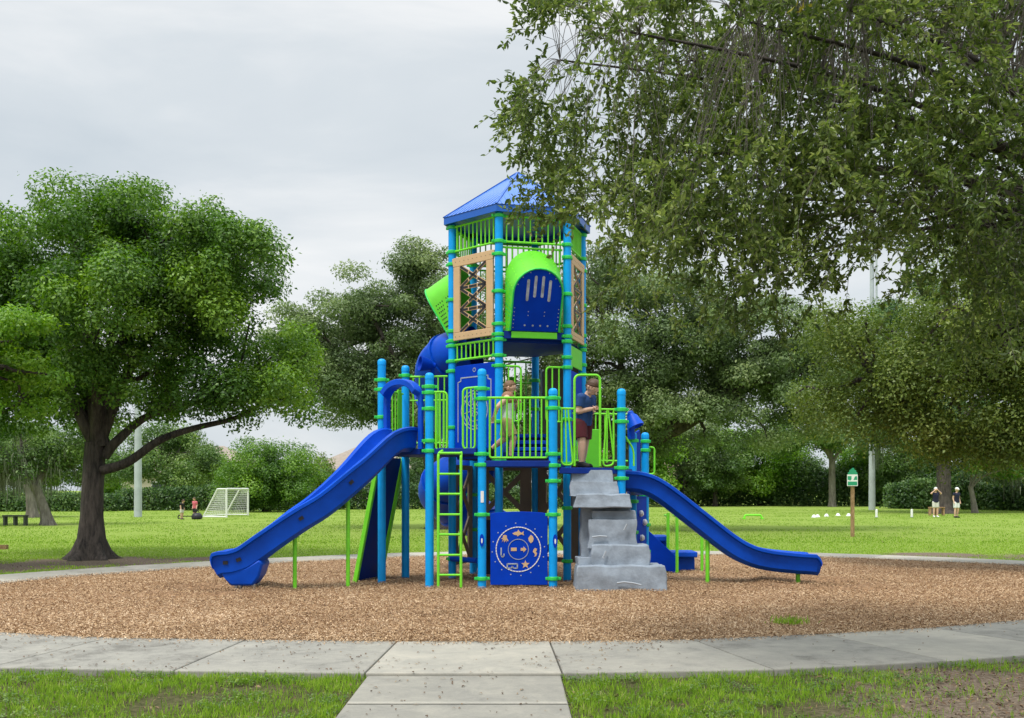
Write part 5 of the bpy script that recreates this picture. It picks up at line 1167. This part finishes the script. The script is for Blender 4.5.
# ------------------------------------------------------------------ light poles
def light_pole(label, px, py, top, r0):
    Y = GY(py); x = X(px, Y); t = thing('light_pole', label, 'light pole', (x, Y, 0), 'floodlight poles of the field')
    m = MB(); m.lathe([(r0, -.1), (r0 * .92, 3), (r0 * .45, top)], (x, Y, 0), n=14); m.build('pole', 'pole', t, 50)
    m = MB(); m.box((x, Y, top - .3), (2.4, .12, .12)); m.box((x, Y, top - 1.0), (2.4, .12, .12)); m.build('cross_arm', 'steel', t, 0)
    for dx in (-.9, 0, .9):
        for dz in (-.3, -1.0):
            m = MB(); m.lathe([(.08, 0), (.26, .28), (.28, .32), (.22, .30), (.05, .12)], (x + dx, Y - .1, top + dz), Vector((0, -1, -.5)), 10); m.build('lamp', 'steel', t, 40)
    return t
light_pole('pale concrete light pole on the lawn behind the big left oak', 138, 517, 15, .21)
light_pole('pale concrete light pole on the right lawn beyond the wooden sign post', 872, 510, 24, .24)
light_pole('thinner grey light pole just behind the right lawn pole', 876.5, 505.5, 25, .16)

# ------------------------------------------------------------------ sign, stakes, benches, goal, things on the lawn
Ys = GY(537); xs = X(852.5, Ys); t = thing('park_sign', 'green and white park sign on a wooden post by the right lawn', 'sign', (xs, Ys, 0))
m = MB(); m.box((xs, Ys, Z(485, Ys) / 2 - .05), (.10, .10, Z(485, Ys) + .1)); m.build('post', 'wood', t, 0, .008)
m = MB(); y = Ys - .08; w2 = .165; z0, z1, z2 = Z(486, Ys), Z(474.5, Ys), Z(468.5, Ys)
m.prism([(-w2, z0), (w2, z0), (w2, z1), (-w2, z1)], (xs - .03, y, 0), (1, 0, 0), UZ, .012); bd = m.build('board', 'white', t, 0)
def flat(poly, mat, name, par, off=.004):
    m = MB(); m.prism(poly, (xs - .03, y - .0, 0), (1, 0, 0), UZ, .01, off); return m.build(name, mat, par, 0)
flat([(-w2 + .02, z0 + .02), (w2 - .02, z0 + .02), (w2 - .02, z0 + .14), (-w2 + .02, z0 + .14)], 'sign_green', 'green_band', bd)
flat([(-.15, z1 - .05), (-.03, z1 - .05), (-.03, z1 - .15), (-.07, z1 - .19), (-.15, z1 - .16)], 'sign_green', 'pictogram', bd)
flat([(.03, z1 - .17), (.08, z1 - .06), (.14, z1 - .05), (.15, z1 - .17)], 'sign_green', 'pictogram', bd)
flat([(-.13, z1), (.15, z1), (.16, z1 + .05), (.11, z1 + .09), (.12, z1 + .13), (.06, z1 + .15), (.05, z1 + .20), (.0, z1 + .21), (-.04, z1 + .16), (-.09, z1 + .14), (-.10, z1 + .08), (-.15, z1 + .05)], 'sign_green', 'crest', bd, .0)
def simple(name, label, cat, mat, fn, group=None, smooth=0):
    m = MB(); fn(m); o = m.build(name, mat, None, smooth); tag(o, label, cat, group); return o
Yk = GY(505.5); xk = X(818.7, Yk)
t = thing('stake', 'short pale wooden stake with a dark cap before the far hedge', 'stake', (xk, Yk, 0)); m = MB(); m.box((xk, Yk, .75), (.16, .16, 1.6)); m.build('post', 'pole', t, 0); m = MB(); m.lathe([(.12, 0), (.10, .06), (.02, .10)], (xk, Yk, 1.55), n=8); m.build('cap', 'dark', t, 40)
for i, (px, py, lab) in enumerate([(876.5, 516, 'short white field marker below the right light pole'), (911.8, 516, 'short white field marker left of the standing people')]):
    Y = GY(py + 1.5); x = X(px, Y); t = thing('field_marker', lab, 'field marker', (x, Y, 0), 'white field markers')
    m = MB(); m.lathe([(.065, 0), (.065, .36), (.055, .42), (.02, .44)], (x, Y, 0), n=10); m.build('post', 'white', t, 40); m = MB(); m.lathe([(.10, 0), (.10, .03), (.07, .04)], (x, Y, 0), n=10); m.build('base', 'steel', t, 40)
cones = [(814, 516.5, 'leftmost of the white training cones on the right lawn'), (817.6, 516.2, 'white training cone touching the leftmost cone'), (826.5, 515.5, 'white training cone standing alone between the pair and the sign'), (838, 514.8, 'small white training cone just left of the sign post'), (848.6, 515, 'white training cone half hidden by the sign post')]
cone0 = None
for px, py, lab in cones:
    Y = GY(py + 1.0); loc = (X(px, Y), Y, 0)
    if cone0 is None:
        cone0 = thing('training_cone', lab, 'training cone', loc, 'white training cones'); m = MB(); m.lathe([(.13, .02), (.12, .03), (.09, .10), (.05, .15), (.03, .15)], loc, n=14); m.build('dome', 'white', cone0, 50); m = MB(); m.lathe([(.15, 0), (.15, .015), (.12, .02)], loc, n=14); m.build('rim', 'white', cone0, 50)
    else:
        c = cone0.copy(); COL.objects.link(c); c.location = loc; c['label'] = lab
        for ch in cone0.children: d = ch.copy(); COL.objects.link(d); d.parent = c; d.matrix_parent_inverse = ch.matrix_parent_inverse.copy()
Y = GY(519); xa, xb = X(744, Y), X(762, Y)
t = thing('hurdle', 'low lime yellow training hurdle lying on the lawn beyond the right slide', 'hurdle', ((xa + xb) / 2, Y, 0)); m = MB(); m.tube(fillet([(xa, Y, 0), (xa + .05, Y, .20), (xb - .05, Y, .20), (xb, Y, 0)], .08), .045, 8); m.build('bar', 'lime', t, 40); m = MB()
for x in (xa, xb): m.box((x, Y, .03), (.1, .4, .06))
m.build('foot', 'lime', t, 0)
M['bench_dark'] = surf('bench_dark', (.07, .08, .06), .8, .2, 5)
def bench(label, px0, px1, py, h, mat, tbl=False):
    Y = GY(py); xa, xb = X(px0, Y), X(px1, Y); t = thing('bench', label, 'bench', ((xa + xb) / 2, Y, 0))
    m = MB(); m.box(((xa + xb) / 2, Y, h), (xb - xa, .34, .06)); m.build('seat', mat, t, 0, .006)
    for f_ in (.06, .5, .94): m = MB(); m.box((xa + (xb - xa) * f_, Y, (h - .03) / 2), (.07, .28, h - .03)); m.build('leg', mat, t, 0)
bench('low dark bench on the left lawn before the mossy trees', 4, 27, 525.5, .40, 'bench_dark'); bench('pale wooden bench behind the person in dark shirt', 929, 944, 515.5, .45, 'wood')
Y = GY(554); simple('sign_board', 'brown wooden board lying on the grass at the left edge', 'board', 'wood', lambda m: m.box((X(0, Y), Y, .16), (.34, .12, .10)))
def bike(label, px, py):
    Y = GY(py); x = X(px, Y); t = thing('kick_scooter', label, 'scooter', (x, Y, 0), 'scooters by the children'); 
    for dx in (-.35, .35):
        m = MB(); m.tube([(x + dx + .1 * math.cos(a), Y, .1 + .1 * math.sin(a)) for a in np.linspace(0, 2 * PI, 13)[:-1]], .03, 6, closed=True); m.build('wheel', 'dark', t, 40)
    m = MB(); m.box((x, Y, .14), (.62, .14, .04)); m.build('deck', 'dark', t, 0)
    m = MB(); m.tube([(x + .33, Y, .12), (x + .28, Y, .75)], .025, 8); m.tube([(x + .28, Y - .2, .75), (x + .28, Y + .2, .75)], .02, 8); m.build('handlebar', 'dark', t, 40)
bike('dark low scooter lying between the two children on the lawn', 187, 519); 
def bag(label, px, py, s):
    Y = GY(py); x = X(px, Y); m = MB(); m.lathe([(.18 * s, 0), (.30 * s, .05 * s), (.31 * s, .18 * s), (.22 * s, .32 * s), (.08 * s, .36 * s)], (x, Y, 0), n=12)
    t = thing('sports_bag', label, 'bag', (x, Y, 0)); m.build('body', 'dark', t, 50); m = MB(); m.tube(fillet([(x - .12 * s, Y, .32 * s), (x - .05, Y, .46 * s), (x + .08, Y, .46 * s), (x + .14 * s, Y, .30 * s)], .05), .02, 6); m.build('handle', 'dark', t, 40)
bag('black bag on the grass by the corner of the soccer goal', 197, 519.3, .9)
# soccer goal
Yg = GY(516.5); t = thing('soccer_goal', 'white soccer goal with net on the left lawn', 'soccer goal', (X(235, Yg), Yg, 0))
p1, p2 = W(226.5, 517.5, GY(517.5)), W(248, 516, GY(516) + 1.6); p1.z = p2.z = 0; h = 1.50
back = Vector((-1.0, .42, 0)).normalized(); q1, q2 = p1 + back * 1.5, p2 + back * 1.55; t1_, t2_ = p1 + back * .58, p2 + back * .58
m = MB()
for a, b in ((p1, p1 + UZ * h), (p2, p2 + UZ * h), (p1 + UZ * h, p2 + UZ * h)): m.tube([a, b], .055, 8)
m.build('frame', 'white', t, 40)
m = MB()
for p_, q_, r_ in ((p1, q1, t1_), (p2, q2, t2_)): m.tube([p_ + UZ * h, r_ + UZ * h], .04, 8); m.tube([r_ + UZ * h, q_ + UZ * .03], .04, 8); m.tube([q_ + UZ * .03, p_ + UZ * .03], .04, 8)
m.tube([q1 + UZ * .03, q2 + UZ * .03], .04, 8); m.tube([t1_ + UZ * h, t2_ + UZ * h], .03, 8); m.build('back_frame', 'white', t, 40)
m = MB()
def net(a, b, c, d, n1, n2):
    for i in range(n1 + 1): f_ = i / n1; m.tube([a.lerp(b, f_), d.lerp(c, f_)], .007, 3, caps=False)
    for i in range(n2 + 1): f_ = i / n2; m.tube([a.lerp(d, f_), b.lerp(c, f_)], .007, 3, caps=False)
net(q1 + UZ * .03, q2 + UZ * .03, t2_ + UZ * h, t1_ + UZ * h, 18, 14); net(t1_ + UZ * h, t2_ + UZ * h, p2 + UZ * h, p1 + UZ * h, 18, 6)
for p_, q_, r_ in ((p1, q1, t1_), (p2, q2, t2_)): net(q_ + UZ * .03, p_ + UZ * .03, p_ + UZ * h, r_ + UZ * h, 12, 14)
m.build('net', 'white', t, 0)

# ------------------------------------------------------------------ people
def blob(name, segs, mat, parent, voxel, smooth=3):
    """one continuous surface over tapered limbs: (p0, r0, p1, r1, round0, round1)"""
    m = MB()
    for sg in segs:
        p0, r0, p1, r1 = Vector(sg[0]), sg[1], Vector(sg[2]), sg[3]; e0, e1 = (sg[4], sg[5]) if len(sg) > 4 else (1, 1)
        d = (p1 - p0); Ls = d.length
        if Ls < 1e-6: d = Vector((0, 0, 1)); Ls = 1e-4
        prof = []
        if e0: prof += [(max(r0 * math.sin(a), .0002), -r0 * math.cos(a)) for a in np.linspace(0, PI / 2, 6)]
        else: prof += [(.0002, 0), (r0, 0)]
        if e1: prof += [(max(r1 * math.cos(a), .0002), Ls + r1 * math.sin(a)) for a in np.linspace(0, PI / 2, 6)]
        else: prof += [(r1, Ls), (.0002, Ls)]
        m.lathe(prof, p0, d, 14)
    o = m.build(name, mat, None, 0)
    md = o.modifiers.new('Remesh', 'REMESH'); md.mode = 'VOXEL'; md.voxel_size = voxel; md.use_smooth_shade = True
    sm = o.modifiers.new('Smooth', 'SMOOTH'); sm.factor = .5; sm.iterations = smooth
    dg = bpy.context.evaluated_depsgraph_get(); m2 = bpy.data.meshes.new_from_object(o.evaluated_get(dg)); o.modifiers.clear(); o.data = m2; m2.name = name
    m2.materials.clear(); m2.materials.append(M[mat] if isinstance(mat, str) else mat); m2.polygons.foreach_set('use_smooth', [True] * len(m2.polygons))
    if parent is not None: attach(o, parent)
    return o
def person(label, loc, rz, hgt, J, shirt, shorts, shoe, hair='hair', long_hair=False, fingers=False, sleeve=.55, short_len=.75, group=None, cap=None, child=1.0, extra=None):
    """J: joints in body units (height = 1), facing +x; left is +y"""
    t = thing('person', label, 'person', loc, group); cs, sn = math.cos(rz), math.sin(rz); k = child
    J = {a: Vector(b) for a, b in J.items()}
    def G(p): p = Vector(p) * hgt; return Vector((p.x * cs - p.y * sn + loc[0], p.x * sn + p.y * cs + loc[1], p.z + loc[2]))
    vox = .0042 if fingers else .016
    def S(a, ra, b, rb, e0=1, e1=1): return (G(a), ra * hgt, G(b), rb * hgt, e0, e1)
    Y_ = Vector((0, 1, 0)); hd, nk, ch, pe = J['head'], J['neck'], J['chest'], J['pel']
    upv = (hd - nk).normalized(); fw = (J['face'] - upv * J['face'].dot(upv)).normalized()
    body = []
    for s in (-1, 1):
        body += [S(ch + Y_ * .040 * s, .060 * k, (ch + pe) / 2 + Y_ * .032 * s, .054 * k), S((ch + pe) / 2 + Y_ * .032 * s, .054 * k, pe + Y_ * .036 * s, .060 * k)]
    body += [S(ch, .05 * k, nk, .030 * k), S(nk, .029 * k, nk + (hd - nk) * .7, .030 * k)]
    body += [S(hd - upv * .036 + fw * .014, .037 * k, hd + upv * .012 - fw * .004, .056 * k), S(hd + upv * .012 - fw * .012, .058 * k, hd + upv * .018 + fw * .006, .056 * k), S(hd - upv * .048 + fw * .030, .018 * k, hd - upv * .03 + fw * .02, .03 * k)]
    body += [S(hd - upv * .004 + fw * .056 * k, .007, hd - upv * .022 + fw * .068 * k, .0095)]
    for s in 'lr':
        sg = 1 if s == 'l' else -1
        body += [S(ch + Y_ * .03 * sg + Vector((0, 0, .035)), .040 * k, J['sh' + s], .036 * k), S(J['sh' + s], .034 * k, J['el' + s], .025 * k), S(J['el' + s], .025 * k, J['wr' + s], .0175 * k)]
        a = J['wr' + s]; d = (a - J['el' + s]).normalized(); sd = d.cross(Vector((.2, 1, .3))).normalized(); nn_ = d.cross(sd).normalized(); pal = a + d * .028
        if fingers:
            for o_ in (-.012, 0, .012): body.append(S(a, .012 * k, pal + d * .016 + sd * o_, .010))
            for o_, l in ((-.018, .034), (-.006, .042), (.006, .039), (.018, .029)):
                b0 = pal + d * .018 + sd * o_; b1 = b0 + d * l * .55 + nn_ * .006; b2 = b0 + d * l * .9 + nn_ * .020; body += [S(b0, .0062, b1, .0058), S(b1, .0058, b2, .005)]
            b0 = a + d * .012 + sd * .012 * sg; b1 = b0 + d * .014 + sd * .022 * sg + nn_ * .006; b2 = b1 + d * .018 + sd * .004 * sg + nn_ * .008; body += [S(b0, .0075, b1, .0068), S(b1, .0066, b2, .0055)]
        else: body.append(S(a, .017 * k, pal + d * .02, .016 * k))
        c_ = J['kn' + s].lerp(J['an' + s], .32)
        body += [S(J['hp' + s], .056 * k, J['kn' + s], .036 * k), S(J['kn' + s], .035 * k, c_, .034 * k), S(c_, .034 * k, J['an' + s], .021 * k), S(J['an' + s], .022 * k, J['ft' + s], .018 * k)]
    blob('body', body, 'skin', t, vox)
    hem = pe.lerp(ch, -.12); sh_ = []
    for s in (-1, 1):
        sh_ += [S(ch + Y_ * .042 * s + Vector((0, 0, .01)), .068 * k, (ch + pe) / 2 + Y_ * .034 * s, .064 * k), S((ch + pe) / 2 + Y_ * .034 * s, .064 * k, hem + Y_ * .038 * s, .071 * k, 1, 0)]
    sh_ += [S(ch + Vector((0, 0, .02)), .055 * k, ch.lerp(nk, .80), .040 * k, 1, 0)]
    for s in 'lr':
        sg = 1 if s == 'l' else -1
        if sleeve: sh_ += [S(ch + Y_ * .03 * sg + Vector((0, 0, .035)), .050 * k, J['sh' + s], .045 * k), S(J['sh' + s], .044 * k, J['sh' + s].lerp(J['el' + s], sleeve), .041 * k, 1, 0)]
        else: sh_ += [S(ch + Y_ * .03 * sg, .055 * k, J['sh' + s] - Y_ * .03 * sg + Vector((0, 0, .01)), .026 * k)]
    blob('shirt', sh_, shirt, t, vox, 2)
    so_ = []
    wst = pe.lerp(ch, .18)
    for s in (-1, 1): so_ += [S(wst + Y_ * .034 * s, .062 * k, pe + Y_ * .038 * s, .067 * k)]
    for s in 'lr': so_ += [S(J['hp' + s] + Vector((0, 0, .02)), .066 * k, J['hp' + s].lerp(J['kn' + s], short_len), .060 * k, 1, 0)]
    blob('shorts', so_, shorts, t, vox, 2)
    for s in 'lr':
        an, ft = J['an' + s], J['ft' + s]; d = (ft - an).normalized(); heel = an - Vector((d.x, d.y, 0)) * .020 + Vector((0, 0, -.018))
        blob('shoe', [S(an, .026 * k, heel, .026 * k), S(heel, .025 * k, ft, .024 * k), S(an, .025 * k, ft + d * .015, .019 * k)], shoe, t, vox)
    # hair: thick on top and back, short fringe over the brow, with locks
    hs = []
    c0 = hd + upv * .018 - fw * .010; sdv = upv.cross(fw)
    rr = random.Random(int(hgt * 1000))
    hs.append(S(c0 + upv * .008 - fw * .006, .0600 * k, c0 + upv * .014 + fw * .006, .0585 * k))
    hs.append(S(c0 - fw * .016 - upv * .012, .052 * k, c0 - fw * .018 - upv * (.03 if not long_hair else .07), .044 * k))
    if not cap:
        for i in range(26):
            th = rr.uniform(0, 2 * PI); fr_ = math.cos(th); st = c0 + upv * .05 * k + fw * fr_ * .02 + sdv * math.sin(th) * .02
            low = .022 if fr_ > .6 else (.005 if fr_ > 0 else -.035)
            en = c0 + (fw * fr_ + sdv * math.sin(th)) * .056 * k + upv * (low + rr.uniform(-.008, .008)); hs.append(S(st, .012, en, .007))
    else: hs.append(S(c0 + fw * .03 + upv * .018, .030 * k, c0 + fw * .085 + upv * .012, .026 * k))
    blob('hair' if not cap else 'cap', hs, hair if not cap else cap, t, vox, 1)
    if fingers:
        for s in (-1, 1):
            m = MB(); c = G(hd + fw * .0535 * k + sdv * s * .022 + upv * .002); m.lathe([(.0003, -.004), (.0062 * hgt, 0.001), (.0062 * hgt, .003), (.0004, .0055)], c, G(hd + fw) - G(hd), 10); m.build('eye', 'dark', t, 50)
            blob('ear', [S(hd + sdv * s * .056 * k - fw * .006 - upv * .020, .010, hd + sdv * s * .060 * k - fw * .012 + upv * .006, .013)], 'skin', t, .004)
        blob('mouth', [S(hd + fw * .050 * k - upv * .046 - sdv * .012, .0045, hd + fw * .050 * k - upv * .046 + sdv * .012, .0045)], 'lip', t, .003)
    if extra: extra(t, S, k)
    return t
M['lip'] = surf('lip', (.42, .16, .13), .5)
def stand(bow=0.0, arms='down'):
    J = dict(pel=(0, 0, .52), chest=(.005 + bow * .05, 0, .74), neck=(.0 + bow * .10, 0, .845 - bow * .01), head=(.012 + bow * .17, 0, .925 - bow * .025), face=(1, 0, -bow * .9),
             shl=(.0 + bow * .07, .104, .79), shr=(.0 + bow * .07, -.104, .79), ell=(-.02 + bow * .05, .125, .645), elr=(-.02 + bow * .05, -.125, .645), wrl=(.03 + bow * .05, .13, .51), wrr=(.03 + bow * .05, -.13, .51),
             hpl=(0, .05, .485), hpr=(0, -.05, .485), knl=(.012, .058, .275), knr=(.012, -.058, .275), anl=(-.01, .06, .045), anr=(-.01, -.06, .045), ftl=(.085, .068, .020), ftr=(.085, -.068, .020))
    if arms == 'fiddle': J.update(wrl=(.135, .045, .665), wrr=(.140, -.035, .665), ell=(.035, .135, .635), elr=(.035, -.135, .635))
    if arms == 'up': J.update(ell=(.05, .17, .80), elr=(.05, -.17, .80), wrl=(.08, .06, .90), wrr=(.08, -.06, .90))
    return J
M['blue_shirt'] = surf('blue_shirt', (.012, .055, .20), .85, .15, 20); M['maroon'] = surf('maroon_shorts', (.085, .008, .016), .8, .2, 20); M['khaki'] = surf('khaki_shorts', (.38, .32, .15), .85, .12, 20); M['mint'] = surf('mint_shirt', (.55, .62, .55), .85, .1, 20)
M['navy'] = surf('navy_shirt', (.008, .010, .035), .85, .2, 20); M['pale'] = surf('pale_shorts', (.62, .60, .55), .85, .1, 20); M['white_cloth'] = surf('white_shorts', (.75, .75, .75), .85, .05, 20); M['pink'] = surf('pink_shirt', (.62, .13, .17), .85, .15, 20); M['blackc'] = surf('black_cloth', (.012, .012, .014), .85, .2, 20); M['brown_vest'] = surf('brown_vest', (.30, .15, .09), .85, .1, 20)
# boy at the top of the rock steps, looking down, hands together
J = stand(.75, 'fiddle'); J.update(anr=(.05, -.095, .045), ftr=(.14, -.115, .020), knr=(.05, -.085, .275), anl=(-.06, .085, .045), ftl=(.03, .105, .02), knl=(-.02, .075, .275), hpr=(0, -.06, .485), hpl=(0, .06, .485))
person('child in blue shirt and maroon shorts looking down from the top of the rock steps', (1.08, 16.70, 1.825), rad(-38), 1.34, J, 'blue_shirt', 'maroon', 'blackc', fingers=True, sleeve=.66, short_len=.74, child=1.30)
# child walking across the platform behind the lime rail
J = stand(.12); J.update(knr=(.08, -.05, .285), anr=(.05, -.05, .05), ftr=(.145, -.055, .02), knl=(-.05, .055, .285), anl=(-.215, .055, .155), ftl=(-.225, .06, .07), elr=(-.11, -.145, .67), wrr=(-.15, -.15, .545), ell=(.05, .13, .655), wrl=(.13, .03, .73))
def vest(t, S, k):
    blob('scarf', [S((.008, .045, .775), 0.078 * k, (.008, .05, .80), .066 * k), S((.008, -.045, .775), 0.078 * k, (.008, -.05, .80), .066 * k), S((.012, -.03, .775), 0.076 * k, (.012, .03, .775), .076 * k), S((.010, .0, .80), .05 * k, (.012, 0, .825), .042 * k, 1, 0)], 'brown_vest', t, .006, 2)
person('child in pale tank top and khaki shorts walking behind the lime platform rail', (X(507.5, 16.55), 16.55, 1.925), rad(-8), 1.20, J, 'mint', 'khaki', 'blackc', fingers=True, sleeve=0, short_len=.85, extra=vest, child=1.2, hair='hair_light')
# far people
Y = GY(517.3); person('person in dark shirt and pale shorts with both hands raised to the face', (X(935.6, Y), Y, 0), rad(-90), 1.58, stand(0, 'up'), 'navy', 'pale', 'white_cloth', hair='cap', sleeve=.5)
Y = GY(517.8); J = stand(.1); J.update(anl=(-.04, .06, .045), ftl=(.05, .068, .02)); person('person in navy top, white shorts and pale cap beside the oak trunk', (X(956.4, Y), Y, 0), rad(-70), 1.58, J, 'navy', 'white_cloth', 'blackc', cap='cap', sleeve=.4)
Y = GY(519.4); J = stand(.5); person('small child in black top standing on the left lawn', (X(181.8, Y), Y, 0), rad(-20), .98, J, 'blackc', 'pale', 'blackc', sleeve=.5, child=1.12)
Y = GY(519.2); J = stand(.2); person('child in pink shirt and dark shorts standing near the soccer goal', (X(195, Y), Y, 0), rad(-120), 1.08, J, 'pink', 'blackc', 'blackc', sleeve=.7, child=1.1)
